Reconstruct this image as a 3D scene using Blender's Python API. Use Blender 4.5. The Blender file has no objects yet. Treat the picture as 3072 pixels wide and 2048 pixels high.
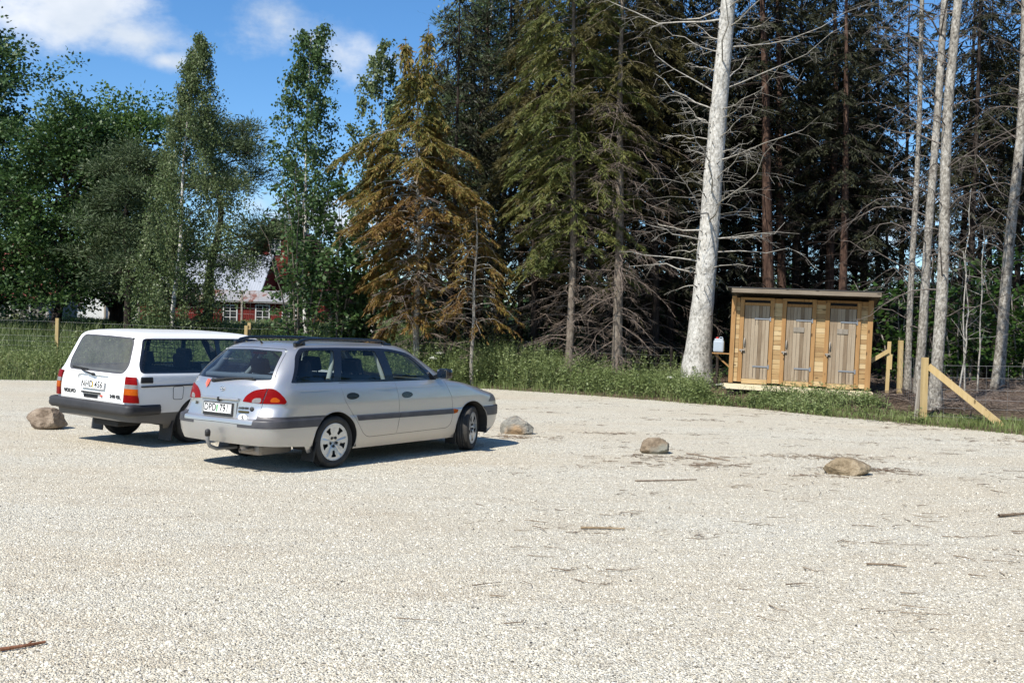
import bpy, bmesh, math, random
import numpy as np
from mathutils import Vector, Matrix
R_ = math.radians
sc = bpy.context.scene
COL = sc.collection

# ---------------------------------------------------------------- camera
FPX, PITCH, ROLL, CAMH = 3000.0, -.0088, .028, 1.63      # focal length in photo pixels, tilt, roll, eye height
cd = bpy.data.cameras.new('camera'); cam = bpy.data.objects.new('camera', cd); COL.objects.link(cam)
cd.sensor_width = 36; cd.lens = 36 * FPX / 3072; cd.clip_end = 3000; cd.clip_start = .1
cam.matrix_world = Matrix.Translation((0, 0, CAMH)) @ Matrix.Rotation(math.pi / 2 + PITCH, 4, 'X') @ Matrix.Rotation(ROLL, 4, 'Z')
sc.camera = cam

# ---------------------------------------------------------------- sun, sky, exposure
SUN_HEAD, SUN_EL = .66, 49                                # heading of the light over the ground, height of the sun
sc.view_settings.view_transform = 'Standard'; sc.view_settings.look = 'None'
sc.view_settings.exposure = .58; sc.view_settings.gamma = 1
ld = bpy.data.lights.new('sun', 'SUN'); ld.energy = 4.6; ld.angle = R_(.5); ld.color = (1, .945, .86)
sun = bpy.data.objects.new('sun', ld); COL.objects.link(sun)
ldir = Vector((math.sin(SUN_HEAD) * math.cos(R_(SUN_EL)), math.cos(SUN_HEAD) * math.cos(R_(SUN_EL)), -math.sin(R_(SUN_EL))))
sun.rotation_euler = ldir.to_track_quat('-Z', 'Y').to_euler(); sun.location = (-20, -20, 40)

W = bpy.data.worlds.new('World'); sc.world = W; W.use_nodes = True
wt = W.node_tree; wn = wt.nodes; wl = wt.links
for n in list(wn): wn.remove(n)
def WN(t, **k):
    n = wn.new(t)
    for a, b in k.items(): setattr(n, a, b)
    return n
def wmath(op, a, b=None, clamp=False):
    n = WN('ShaderNodeMath', operation=op, use_clamp=clamp)
    for i, v in enumerate((a, b)):
        if v is None: continue
        if isinstance(v, (int, float)): n.inputs[i].default_value = v
        else: wl.new(v, n.inputs[i])
    return n.outputs[0]
sky = WN('ShaderNodeTexSky', sky_type='NISHITA', sun_disc=False, sun_elevation=R_(SUN_EL), sun_rotation=math.pi + SUN_HEAD,
         air_density=1.0, dust_density=.1, ozone_density=6.0)
tc = WN('ShaderNodeTexCoord'); nrm = WN('ShaderNodeVectorMath', operation='NORMALIZE'); wl.new(tc.outputs['Generated'], nrm.inputs[0])
def noise(scale, detail, rough, zs=1.6):
    mp = WN('ShaderNodeMapping'); mp.inputs['Scale'].default_value = (1, 1, zs); wl.new(nrm.outputs[0], mp.inputs[0])
    n = WN('ShaderNodeTexNoise'); n.inputs['Scale'].default_value = scale; n.inputs['Detail'].default_value = detail
    n.inputs['Roughness'].default_value = rough; wl.new(mp.outputs[0], n.inputs['Vector']); return n.outputs['Fac']
def puff(az, el, r, flat=1.0, k=1.0):
    # soft lump of cloud round one direction of the sky (degrees)
    d = Vector((math.sin(R_(az)) * math.cos(R_(el)), math.cos(R_(az)) * math.cos(R_(el)), math.sin(R_(el))))
    s = WN('ShaderNodeVectorMath', operation='SUBTRACT'); wl.new(nrm.outputs[0], s.inputs[0]); s.inputs[1].default_value = d
    m = WN('ShaderNodeVectorMath', operation='MULTIPLY'); wl.new(s.outputs[0], m.inputs[0]); m.inputs[1].default_value = (1, 1, flat)
    l = WN('ShaderNodeVectorMath', operation='LENGTH'); wl.new(m.outputs[0], l.inputs[0])
    return wmath('MULTIPLY', wmath('SUBTRACT', 1.0, wmath('DIVIDE', l.outputs['Value'], R_(r))), k)
PUFFS = [(-31, 19.5, 8.5, 1.2, 1.3), (-27, 18, 6.5, 1.3, 1.3), (-23.8, 16.2, 4.8, 1.6, 1.25), (-21.2, 14.8, 3.6, 1.9, 1.15), (-19.4, 13.8, 2.2, 2.2, 1), (-13.7, 16.4, 3.8, 2.0, .66), (-9.6, 14.9, 3.6, 1.7, .56), (-11.6, 15.7, 4.2, 2.8, .46),
         (-11, 6, 5, 2, .8), (4, 9, 6, 2.0, .7), (20, 7, 6, 2.0, .6), (-48, 14, 14, 1.6), (50, 25, 14, 1.6), (120, 25, 20, 1.6), (200, 30, 22, 1.6), (255, 28, 20, 1.6)]
acc = None
for p in PUFFS:
    v = puff(*p); acc = v if acc is None else wmath('MAXIMUM', acc, v)
dens = wmath('ADD', acc, wmath('MULTIPLY', wmath('SUBTRACT', noise(13, 10, .6), .5), 1.9))
mask = WN('ShaderNodeMapRange'); mask.interpolation_type = 'SMOOTHSTEP'; wl.new(dens, mask.inputs[0])
mask.inputs[1].default_value = .08; mask.inputs[2].default_value = .95; mask.inputs[3].default_value = 0; mask.inputs[4].default_value = .93
body = noise(5, 6, .55)
ccol = WN('ShaderNodeValToRGB'); wl.new(body, ccol.inputs[0])
ccol.color_ramp.elements[0].position = .3; ccol.color_ramp.elements[0].color = (3.5, 4.1, 4.9, 1)
ccol.color_ramp.elements[1].position = .62; ccol.color_ramp.elements[1].color = (6.0, 6.2, 6.5, 1)
deep = WN('ShaderNodeHueSaturation'); deep.inputs['Saturation'].default_value = 1.16; wl.new(sky.outputs[0], deep.inputs['Color'])
mix = WN('ShaderNodeMix', data_type='RGBA'); wl.new(mask.outputs[0], mix.inputs[0]); wl.new(deep.outputs[0], mix.inputs[6]); wl.new(ccol.outputs[0], mix.inputs[7])
bg = WN('ShaderNodeBackground'); bg.inputs[1].default_value = .112; wl.new(mix.outputs[2], bg.inputs[0])
wo = WN('ShaderNodeOutputWorld'); wl.new(bg.outputs[0], wo.inputs[0])

# ---------------------------------------------------------------- helpers
def ray(px, py):
    c, s = math.cos(ROLL), math.sin(ROLL); a, b = px - 1536, py - 1024
    u, v = c * a + s * b, -s * a + c * b
    d = Vector((u / FPX, 1, -v / FPX))
    return Vector((d.x, d.y * math.cos(PITCH) - d.z * math.sin(PITCH), d.y * math.sin(PITCH) + d.z * math.cos(PITCH)))
def at(px, py, Y):                                         # the point seen at a photo pixel, Y metres ahead
    d = ray(px, py); return Vector((0, 0, CAMH)) + d * (Y / d.y)
def on_ground(px, py, z=0.0):
    d = ray(px, py); return Vector((0, 0, CAMH)) + d * ((z - CAMH) / d.z)
def tag(o, label=None, cat=None, group=None, kind=None):
    if label: o['label'] = label
    if cat: o['category'] = cat
    if group: o['group'] = group
    if kind: o['kind'] = kind
    return o
def empty(name, loc=(0, 0, 0), rz=0, parent=None):
    o = bpy.data.objects.new(name, None); COL.objects.link(o); o.location = loc; o.rotation_euler = (0, 0, rz); o.empty_display_size = .2
    if parent: o.parent = parent
    return o
def link(name, me, mat=None, parent=None, loc=None):
    o = bpy.data.objects.new(name, me); COL.objects.link(o)
    if mat is not None and len(me.materials) == 0: me.materials.append(mat)
    if parent: o.parent = parent
    if loc is not None: o.location = loc
    return o
def mesh_np(name, V, Fq, smooth=False):
    me = bpy.data.meshes.new(name); V = np.asarray(V, np.float32); Fq = np.asarray(Fq, np.int32); k = Fq.shape[1]
    me.vertices.add(len(V)); me.vertices.foreach_set('co', V.ravel())
    me.loops.add(Fq.size); me.loops.foreach_set('vertex_index', Fq.ravel())
    me.polygons.add(len(Fq)); me.polygons.foreach_set('loop_start', np.arange(0, Fq.size, k, dtype=np.int32))
    me.update(calc_edges=True)
    if smooth: me.polygons.foreach_set('use_smooth', np.ones(len(Fq), bool))
    return me
def copy_tree(o, parent=None):
    c = o.copy(); COL.objects.link(c)
    if parent: c.parent = parent
    for ch in list(o.children): copy_tree(ch, c)
    return c

class MB:
    """collects simple shapes into one mesh"""
    def __init__(s): s.v = []; s.f = []; s.sm = []; s.m = []; s.mi = 0
    def add(s, vs, fs, smooth=False):
        b = len(s.v); s.v += [tuple(v) for v in vs]; s.f += [tuple(b + i for i in f) for f in fs]; s.sm += [smooth] * len(fs); s.m += [s.mi] * len(fs)
    def box(s, c, d, rot=None, bev=0.0):
        x, y, z = d[0] / 2, d[1] / 2, d[2] / 2
        if bev > 0:
            bmx = bmesh.new(); bmesh.ops.create_cube(bmx, size=1, matrix=Matrix.Diagonal((d[0], d[1], d[2], 1)))
            bmesh.ops.bevel(bmx, geom=bmx.edges[:], offset=bev, segments=2, affect='EDGES', profile=.6)
            vs = [v.co.copy() for v in bmx.verts]; bmx.verts.index_update(); fs = [[v.index for v in f.verts] for f in bmx.faces]; bmx.free()
        else:
            vs = [Vector((i * x, j * y, k * z)) for i in (-1, 1) for j in (-1, 1) for k in (-1, 1)]
            fs = [(0, 1, 3, 2), (4, 6, 7, 5), (0, 4, 5, 1), (2, 3, 7, 6), (0, 2, 6, 4), (1, 5, 7, 3)]
        if rot is not None: vs = [rot @ v for v in vs]
        s.add([Vector(c) + v for v in vs], fs)
    def bar(s, a, b, w, h, roll=0.0):
        # square bar from a to b
        a, b = Vector(a), Vector(b); d = (b - a); L = d.length; q = d.to_track_quat('Y', 'Z').to_matrix()
        s.box((a + b) / 2, (w, L, h), q @ Matrix.Rotation(roll, 3, 'Y'))
    def tube(s, pts, rad, n=8, caps=True, smooth=True):
        pts = [Vector(p) for p in pts]; m = len(pts)
        if isinstance(rad, (int, float)): rad = [rad] * m
        vs = []; up = Vector((0, 0, 1)); px = None
        for i in range(m):
            t = (pts[min(i + 1, m - 1)] - pts[max(i - 1, 0)]).normalized()
            if px is None:
                px = t.cross(up if abs(t.z) < .9 else Vector((1, 0, 0))).normalized()
            else: px = (px - t * px.dot(t)).normalized()
            py = t.cross(px)
            for k in range(n):
                a = 2 * math.pi * k / n; vs.append(pts[i] + (px * math.cos(a) + py * math.sin(a)) * rad[i])
        fs = [(i * n + k, i * n + (k + 1) % n, (i + 1) * n + (k + 1) % n, (i + 1) * n + k) for i in range(m - 1) for k in range(n)]
        s.add(vs, fs, smooth)
        if caps: s.add(vs[:n], [tuple(range(n))[::-1]]); s.add(vs[-n:], [tuple(range(n))])
    def lathe(s, prof, n=32, axis='y', smooth=True, c=(0, 0, 0)):
        # prof: (offset along the axis, radius)
        vs = []
        for (h, r) in prof:
            for k in range(n):
                a = 2 * math.pi * k / n; p = (r * math.cos(a), h, r * math.sin(a)) if axis == 'y' else (r * math.cos(a), r * math.sin(a), h)
                vs.append(Vector(c) + Vector(p))
        m = len(prof)
        s.add(vs, [(i * n + k, i * n + (k + 1) % n, (i + 1) * n + (k + 1) % n, (i + 1) * n + k) for i in range(m - 1) for k in range(n)], smooth)
    def build(s, name, mat, parent=None, loc=None):
        me = bpy.data.meshes.new(name); me.from_pydata(s.v, [], s.f); me.polygons.foreach_set('use_smooth', s.sm)
        mats = mat if isinstance(mat, (list, tuple)) else [mat]
        for m in mats: me.materials.append(m)
        me.polygons.foreach_set('material_index', s.m); me.update()
        return link(name, me, None, parent, loc)

def box_mb(c, d, bev=0.0, rot=None):
    m = MB(); m.box(c, d, rot, bev); return m

# ---------------------------------------------------------------- materials
def mat(name, col=(.5, .5, .5), rough=.6, metal=0.0, spec=.5, coat=0.0, coatr=.05, fn=None):
    m = bpy.data.materials.new(name); m.use_nodes = True; nt = m.node_tree; b = nt.nodes['Principled BSDF']
    b.inputs['Base Color'].default_value = (*col, 1); b.inputs['Roughness'].default_value = rough; b.inputs['Metallic'].default_value = metal
    b.inputs['Specular IOR Level'].default_value = spec; b.inputs['Coat Weight'].default_value = coat; b.inputs['Coat Roughness'].default_value = coatr
    if fn: fn(nt, b)
    return m
def N(nt, t, ins=None, **k):
    n = nt.nodes.new(t)
    for a, v in k.items(): setattr(n, a, v)
    for a, v in (ins or {}).items():
        if hasattr(v, 'is_output') or isinstance(v, bpy.types.NodeSocket): nt.links.new(v, n.inputs[a])
        else: n.inputs[a].default_value = v
    return n
def ramp(nt, fac, stops, interp='LINEAR'):
    r = nt.nodes.new('ShaderNodeValToRGB'); nt.links.new(fac, r.inputs[0]); r.color_ramp.interpolation = interp; e = r.color_ramp.elements
    while len(e) < len(stops): e.new(.5)
    for i, (p, c) in enumerate(stops): e[i].position = p; e[i].color = (*c, 1)
    return r.outputs[0]
def mixc(nt, fac, a, b, mode='MIX'):
    n = nt.nodes.new('ShaderNodeMix'); n.data_type = 'RGBA'; n.blend_type = mode
    for i, v in ((0, fac), (6, a), (7, b)):
        if isinstance(v, bpy.types.NodeSocket): nt.links.new(v, n.inputs[i])
        else: n.inputs[i].default_value = (*v, 1) if isinstance(v, tuple) else v
    return n.outputs[2]
def bump(nt, b, h, strength=.5, dist=.02):
    n = N(nt, 'ShaderNodeBump', {'Height': h, 'Strength': strength, 'Distance': dist}); nt.links.new(n.outputs[0], b.inputs['Normal']); return n
def noise_fac(nt, scale, detail=4, rough=.55, vec=None, out='Fac', coord='Object', mscale=None):
    if vec is None:
        vec = N(nt, 'ShaderNodeTexCoord').outputs[coord]
    if mscale: vec = N(nt, 'ShaderNodeMapping', {'Vector': vec, 'Scale': mscale}).outputs[0]
    return N(nt, 'ShaderNodeTexNoise', {'Vector': vec, 'Scale': scale, 'Detail': detail, 'Roughness': rough}).outputs[out]

def leaf_mat(name, cols, rough=.5, trans=.35, spec=.35, nscale=.5, age=None):
    """leaf colour varies leaf by leaf and in drifts through the plant"""
    def fn(nt, b):
        g = N(nt, 'ShaderNodeNewGeometry'); rnd = g.outputs['Random Per Island']
        nz = noise_fac(nt, nscale, 3, .6)
        f = N(nt, 'ShaderNodeMath', {0: rnd, 1: .55}, operation='MULTIPLY'); f2 = N(nt, 'ShaderNodeMath', {0: nz, 1: 1.5, 2: -.52}, operation='MULTIPLY_ADD')
        f3 = N(nt, 'ShaderNodeMath', {0: f.outputs[0], 1: f2.outputs[0]}, operation='ADD', use_clamp=True)
        if age:                                                          # the old lower boughs have died back to brown, the young top is still green
            z = N(nt, 'ShaderNodeSeparateXYZ', {0: N(nt, 'ShaderNodeTexCoord').outputs['Object']}).outputs[2]
            q = N(nt, 'ShaderNodeMapRange', {0: z, 1: age[0], 2: age[1], 3: age[2], 4: age[3]}); f3 = N(nt, 'ShaderNodeMath', {0: f3.outputs[0], 1: q.outputs[0]}, operation='ADD', use_clamp=True)
        c = ramp(nt, f3.outputs[0], [(i / (len(cols) - 1), c) for i, c in enumerate(cols)])
        nt.links.new(c, b.inputs['Base Color'])
        if trans > 0:
            out = nt.nodes['Material Output']; t = N(nt, 'ShaderNodeBsdfTranslucent', {'Color': c})
            mx = N(nt, 'ShaderNodeMixShader', {0: trans}); nt.links.new(b.outputs[0], mx.inputs[1]); nt.links.new(t.outputs[0], mx.inputs[2]); nt.links.new(mx.outputs[0], out.inputs[0])
    return mat(name, cols[0], rough, spec=spec, fn=fn)
# ================================================================ the ground
EX = np.array([-300, -60, -40, -13.6, -6, -.7, 2.6, 5.5, 6.95, 7.96, 9.56, 14, 30, 300.]); EY = np.array([20, 20, 22, 26.6, 28.3, 28.8, 26.7, 24.0, 22.0, 20.9, 18.7, 13.5, 2, -20.])
def edge_y(x): return np.interp(x, EX, EY)
def sst(a, b, x): t = np.clip((x - a) / (b - a), 0, 1); return t * t * (3 - 2 * t)
def wob(x, y, s=1.0, k=0):
    return (np.sin(x * .7 * s + y * .31 * s + k) + np.sin(x * .23 * s - y * .57 * s + 1.7 + k) + np.sin(x * 1.31 * s + y * 1.13 * s + 4.1 + k) * .5) / 2.5
def terr(x, y):
    x = np.asarray(x, float); y = np.asarray(y, float); d = (y - edge_y(x)) * np.where(x > 1, .75, .98)
    left = sst(2, -7, x)
    z = -.05 + .09 * sst(-.25, .25, d) + .20 * sst(.1, 2.2, d) + .18 * sst(2, 9, d) + left * .85 * sst(4, 22, d)
    return z + (wob(x, y) * .05 + wob(x, y, 4, 2) * .02) * sst(.4, 2, d)
def tz(x, y): return float(terr(x, y))
gx = np.unique(np.r_[np.linspace(-300, -44, 24), np.arange(-44, 30, .4), np.linspace(30, 300, 24)]); gy = np.unique(np.r_[np.linspace(-80, 10, 12), np.arange(10, 62, .4), np.linspace(62, 700, 36)])
X, Y = np.meshgrid(gx, gy); Z = terr(X, Y); nx, ny = len(gx), len(gy); idx = np.arange(nx * ny).reshape(ny, nx)
me = mesh_np('ground', np.stack([X, Y, Z], -1).reshape(-1, 3), np.stack([idx[:-1, :-1], idx[:-1, 1:], idx[1:, 1:], idx[1:, :-1]], -1).reshape(-1, 4), True)
def soil_fn(nt, b):
    t = N(nt, 'ShaderNodeTexCoord').outputs['Object']; n1 = noise_fac(nt, .35, 5, .6, t); n2 = noise_fac(nt, 7, 6, .65, t); n3 = noise_fac(nt, 60, 3, .6, t)
    brown = ramp(nt, n2, [(.3, (.050, .032, .024)), (.5, (.125, .082, .060)), (.68, (.21, .15, .112))]); green = ramp(nt, n2, [(.3, (.025, .04, .012)), (.7, (.075, .10, .03))])
    sx = N(nt, 'ShaderNodeSeparateXYZ', {0: t}); f = N(nt, 'ShaderNodeMapRange', {0: sx.outputs[0], 1: -6.0, 2: 4.0, 3: 1.0, 4: .12}); f2 = N(nt, 'ShaderNodeMath', {0: f.outputs[0], 1: N(nt, 'ShaderNodeMath', {0: n1, 1: .5}, operation='SUBTRACT').outputs[0]}, operation='ADD', use_clamp=True)
    nt.links.new(mixc(nt, f2.outputs[0], brown, green), b.inputs['Base Color']); bump(nt, b, N(nt, 'ShaderNodeMath', {0: n2, 1: n3}, operation='ADD').outputs[0], .8, .04)
g = link('ground', me, mat('forest_soil', (.07, .05, .03), .95, spec=.15, fn=soil_fn)); tag(g, 'brown and green ground rising gently behind the gravel', 'ground', kind='structure')

# gravel lot: its own sheet with a ragged far edge
lx = np.r_[np.linspace(-120, -30, 40), np.arange(-30, 16, .12), np.linspace(16, 60, 30)]; rng = np.random.default_rng(5)
far = edge_y(lx) + wob(lx * 2.2, lx * 0) * .14 + rng.normal(0, .05, len(lx)); far[lx > 16] = np.maximum(far[lx > 16], -55)
rows = [np.full(len(lx), -70.0)] + [np.minimum(np.full(len(lx), v), far - .5) for v in (0., 5., 10., 15., 20.)] + [far - .4, far]
LZ = [0, 0, 0, 0, 0, 0, .004, -.002]; V = np.concatenate([np.stack([lx, r, np.full(len(lx), z)], -1) for r, z in zip(rows, LZ)]); n = len(lx); idx = np.arange(n * len(rows)).reshape(len(rows), n)
me = mesh_np('gravel_lot', V, np.stack([idx[:-1, :-1], idx[:-1, 1:], idx[1:, 1:], idx[1:, :-1]], -1).reshape(-1, 4), True)
STONE = [(.0, (.06, .056, .052)), (.05, (.15, .135, .11)), (.10, (.37, .335, .26)), (.2, (.56, .513, .408)), (.5, (.71, .662, .532)), (.8, (.785, .742, .615)), (1, (.86, .845, .75))]
def gravel_fn(nt, b):
    t = N(nt, 'ShaderNodeTexCoord').outputs['Object']
    w = N(nt, 'ShaderNodeVectorMath', {0: t, 1: N(nt, 'ShaderNodeVectorMath', {0: noise_fac(nt, 30, 2, .5, t, 'Color'), 1: (.012, .012, .012)}, operation='MULTIPLY').outputs[0]}, operation='ADD').outputs[0]
    v1 = N(nt, 'ShaderNodeTexVoronoi', {'Vector': w, 'Scale': 76.0}); v2 = N(nt, 'ShaderNodeTexVoronoi', {'Vector': w, 'Scale': 145.0}); v3 = N(nt, 'ShaderNodeTexVoronoi', {'Vector': w, 'Scale': 15.0, 'Randomness': 1.0})
    sel = ramp(nt, noise_fac(nt, 18, 2, .5, t), [(.46, (0, 0, 0)), (.54, (1, 1, 1))]); r1 = N(nt, 'ShaderNodeSeparateColor', {0: v1.outputs['Color']}).outputs[0]; r2 = N(nt, 'ShaderNodeSeparateColor', {0: v2.outputs['Color']}).outputs[1]
    c = mixc(nt, sel, ramp(nt, r1, STONE), ramp(nt, r2, STONE))
    big = noise_fac(nt, .22, 6, .66, t, mscale=(.7, 1.5, 1)); mid = noise_fac(nt, 1.5, 6, .68, t, mscale=(.45, 1.7, 1))
    c = mixc(nt, ramp(nt, big, [(.38, (.48, .48, .48)), (.6, (0, 0, 0))]), c, (.62, .525, .375)); c = mixc(nt, ramp(nt, mid, [(.50, (0, 0, 0)), (.74, (.42, .42, .42))]), c, (.43, .345, .235))
    c = mixc(nt, .45, c, ramp(nt, noise_fac(nt, 21, 4, .7, t), [(.34, (.34, .32, .29)), (.5, (.5, .5, .5)), (.66, (.64, .64, .63))]), 'OVERLAY')
    nt.links.new(c, b.inputs['Base Color'])
    h = N(nt, 'ShaderNodeMath', {0: v1.outputs['Distance'], 1: -.6, 2: N(nt, 'ShaderNodeMath', {0: v2.outputs['Distance'], 1: -.3}, operation='MULTIPLY').outputs[0]}, operation='MULTIPLY_ADD')
    h2 = N(nt, 'ShaderNodeMath', {0: mid, 1: .8, 2: h.outputs[0]}, operation='MULTIPLY_ADD'); bump(nt, b, h2.outputs[0], 1.0, .03)
gl_ = link('gravel_lot', me, mat('pale_gravel', (.5, .46, .38), .92, spec=.2, fn=gravel_fn)); tag(gl_, 'pale crushed stone car park strewn with twigs', 'gravel', kind='structure')

# loose stones on the near gravel
def stones(nm, n, ymin, ymax, smin, smax, seed, mt):
    r = np.random.default_rng(seed); y = ymin + (ymax - ymin) * r.random(n) ** 2.0; x = (r.random(n) - .5) * 1.12 * y
    k = y < edge_y(x) - .1; x, y = x[k], y[k]; n = len(x); s = smin + (smax - smin) * r.random(n) ** 2.2
    d = np.array([(1, 0, 0), (.3, .95, 0), (-.8, .6, 0), (-.85, -.5, 0), (.25, -.97, 0), (.1, .05, 1.)]); v = d[None] * (s[:, None, None] * r.uniform(.6, 1.25, (n, 6, 1))) * np.array([1, 1, .75])
    a = r.random(n) * 6.283; c, q = np.cos(a)[:, None], np.sin(a)[:, None]; vx = v[..., 0] * c - v[..., 1] * q * .8; vy = v[..., 0] * q + v[..., 1] * c * .8; v[:, :5, 2] = r.uniform(-.001, .25, (n, 5)) * s[:, None] - .002
    P = np.stack([vx + x[:, None], vy + y[:, None], v[..., 2] + .001], -1).reshape(-1, 3); T = np.array([(0, 1, 5), (1, 2, 5), (2, 3, 5), (3, 4, 5), (4, 0, 5)]); F = (T[None] + 6 * np.arange(n)[:, None, None]).reshape(-1, 3)
    o = link(nm, mesh_np(nm, P, F), mt); tag(o, 'loose pale stones lying on the gravel', 'stones', kind='stuff'); return o
mst = mat('loose_stone', (.5, .46, .4), .9, spec=.2, fn=lambda nt, b: nt.links.new(ramp(nt, N(nt, 'ShaderNodeNewGeometry').outputs['Random Per Island'], [(p, tuple(x * .86 for x in c)) for p, c in STONE]), b.inputs['Base Color']))
stones('loose_stones', 90000, 3.6, 21, .0035, .0115, 1, mst)
# ================================================================ plants: builders
def unit(v): return v / np.maximum(np.linalg.norm(v, axis=-1, keepdims=True), 1e-9)
def sticks(segs, n=3):
    """many thin tapered rods; segs rows: x0 y0 z0 x1 y1 z1 r0 r1"""
    S = np.asarray(segs, float); P0, P1, r0, r1 = S[:, :3], S[:, 3:6], S[:, 6], S[:, 7]; d = unit(P1 - P0)
    a = np.where(np.abs(d[:, 2:3]) < .9, [[0, 0, 1.]], [[1., 0, 0]]); u = unit(np.cross(d, a)); w = np.cross(d, u); V = []
    for P, r in ((P0, r0), (P1, r1)):
        for k in range(n):
            t = 2 * np.pi * k / n; V.append(P + (u * np.cos(t) + w * np.sin(t)) * r[:, None])
    V = np.stack(V, 1); m = len(S); Q = np.array([(k, (k + 1) % n, n + (k + 1) % n, n + k) for k in range(n)])
    return V.reshape(-1, 3), (Q[None] + 2 * n * np.arange(m)[:, None, None]).reshape(-1, 4)
def leaves(c, axis, nrm, L, Wd, fold=0.0):
    """one four-cornered leaf per row"""
    axis = unit(axis); s = unit(np.cross(axis, nrm)); L = np.asarray(L)[:, None]; Wd = np.asarray(Wd)[:, None]
    V = np.stack([c, c + axis * L * .45 + s * Wd * .5, c + axis * L, c + axis * L * .45 - s * Wd * .5], 1)
    return V.reshape(-1, 3), np.arange(len(c) * 4).reshape(-1, 4)
def path(p0, p1, bend, k, rng=None, jit=0.0):
    t = np.linspace(0, 1, k + 1)[:, None]; p0, p1, bend = map(np.asarray, (p0, p1, bend)); P = p0 * (1 - t) + p1 * t + bend * (4 * t * (1 - t))
    if rng is not None and jit: P[1:] += rng.normal(0, jit, (k, 3)) * t[1:]
    return P
def add_path(segs, P, r0, r1):
    n = len(P) - 1
    for i in range(n): segs.append((*P[i], *P[i + 1], r0 + (r1 - r0) * i / n, r0 + (r1 - r0) * (i + 1) / n))
def trunk_mesh(h, r0, r1, seed, flare=.5, wobble=.05, n=12, k=22, top=None, knots=0, fl=.38):
    rng = np.random.default_rng(seed); t = np.linspace(0, 1, k); ph = rng.random(4) * 6
    cx = wobble * (np.sin(t * 5 + ph[0]) - math.sin(ph[0])) + wobble * .5 * (np.sin(t * 13 + ph[1]) - math.sin(ph[1])); cy = wobble * (np.sin(t * 6 + ph[2]) - math.sin(ph[2]))
    r = r0 + (r1 - r0) * t + r0 * flare * np.exp(-t * h / fl); V = []
    for i in range(k):
        a = np.arange(n) * 2 * np.pi / n; lob = 1 + .18 * np.exp(-t[i] * h / .5) * np.sin(a * 3 + ph[3]) + rng.normal(0, .025, n)
        V.append(np.stack([cx[i] + r[i] * lob * np.cos(a), cy[i] + r[i] * lob * np.sin(a), np.full(n, t[i] * h - (.25 if i == 0 else 0))], -1))
    V = np.concatenate(V); F = np.array([(i * n + j, i * n + (j + 1) % n, (i + 1) * n + (j + 1) % n, (i + 1) * n + j) for i in range(k - 1) for j in range(n)])
    ctr = lambda z: np.array([np.interp(z / h, t, cx), np.interp(z / h, t, cy), z]); rad = lambda z: float(np.interp(z / h, t, r))
    return V, F, ctr, rad
def tree_obj(name, parts, label, cat, loc, lean=0.0, leany=0.0, rz=0.0, group=None):
    root = empty(name, loc); root.rotation_euler = Matrix.Rotation(lean, 3, 'Y').to_4x4().to_euler() if not rz else (Matrix.Rotation(lean, 3, 'Y') @ Matrix.Rotation(rz, 3, 'Z')).to_euler()
    for nm, me in parts: link(nm, me, None, root)
    tag(root, label, cat, group); return root
def withmat(me, m): me.materials.append(m); return me
def crown(lv, lm, st, bark):
    # branches and leaves of one crown in one mesh with two materials
    me = mesh_np('crown', np.concatenate([lv[0], st[0]]), np.concatenate([lv[1], st[1] + len(lv[0])])); me.materials.append(lm); me.materials.append(bark)
    me.polygons.foreach_set('material_index', np.r_[np.zeros(len(lv[1]), np.int32), np.ones(len(st[1]), np.int32)]); return me
def place_tree(parts, name, label, cat, px, py, Y, lean=0.0, rz=0.0, group=None, scale=1.0, sink=0.0):
    p = at(px, py, Y); z = tz(p.x, Y) - sink; o = tree_obj(name, parts, label, cat, (p.x, Y, z), lean, 0, rz, group); o.scale = (scale,) * 3; return o

def bark_mat(name, a, b_, c, sc=(1, 1, .25), scale=14, bstr=.6, rough=.95):
    def fn(nt, b):
        t = N(nt, 'ShaderNodeTexCoord').outputs['Object']; n1 = noise_fac(nt, scale, 6, .65, t, mscale=sc); n2 = noise_fac(nt, 1.3, 4, .6, t)
        m = N(nt, 'ShaderNodeMath', {0: n1, 1: .7, 2: N(nt, 'ShaderNodeMath', {0: n2, 1: .3}, operation='MULTIPLY').outputs[0]}, operation='MULTIPLY_ADD')
        nt.links.new(ramp(nt, m.outputs[0], [(.36, a), (.5, b_), (.63, c)]), b.inputs['Base Color']); bump(nt, b, n1, bstr, .03)
    return mat(name, b_, rough, spec=.2, fn=fn)
BK = dict(
    white=bark_mat('silvery_bark', (.15, .14, .12), (.42, .405, .365), (.60, .585, .54), (1, 1, .6), 15, 1.0),
    grey=bark_mat('scaly_grey_bark', (.07, .06, .05), (.25, .23, .195), (.46, .435, .385), (1, 1, .6), 18, 1.0),
    greybrown=bark_mat('grey_brown_bark', (.07, .055, .045), (.155, .13, .105), (.25, .215, .175), (1, 1, .5), 14, .8),
    red=bark_mat('red_brown_bark', (.030, .016, .012), (.070, .042, .031), (.135, .085, .062), (1, 1, .3), 10, .9),
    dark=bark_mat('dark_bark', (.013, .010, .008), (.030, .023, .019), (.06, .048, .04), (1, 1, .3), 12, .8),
    twig=bark_mat('bare_twig', (.095, .072, .058), (.175, .138, .112), (.25, .205, .175), (1, 1, 1), 9, .2),
    greytwig=bark_mat('grey_bare_twig', (.065, .053, .045), (.13, .11, .094), (.20, .175, .155), (1, 1, 1), 9, .2),
    paletwig=bark_mat('pale_bare_limb', (.17, .155, .13), (.33, .31, .27), (.48, .46, .41), (1, 1, 1), 9, .2))
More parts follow.
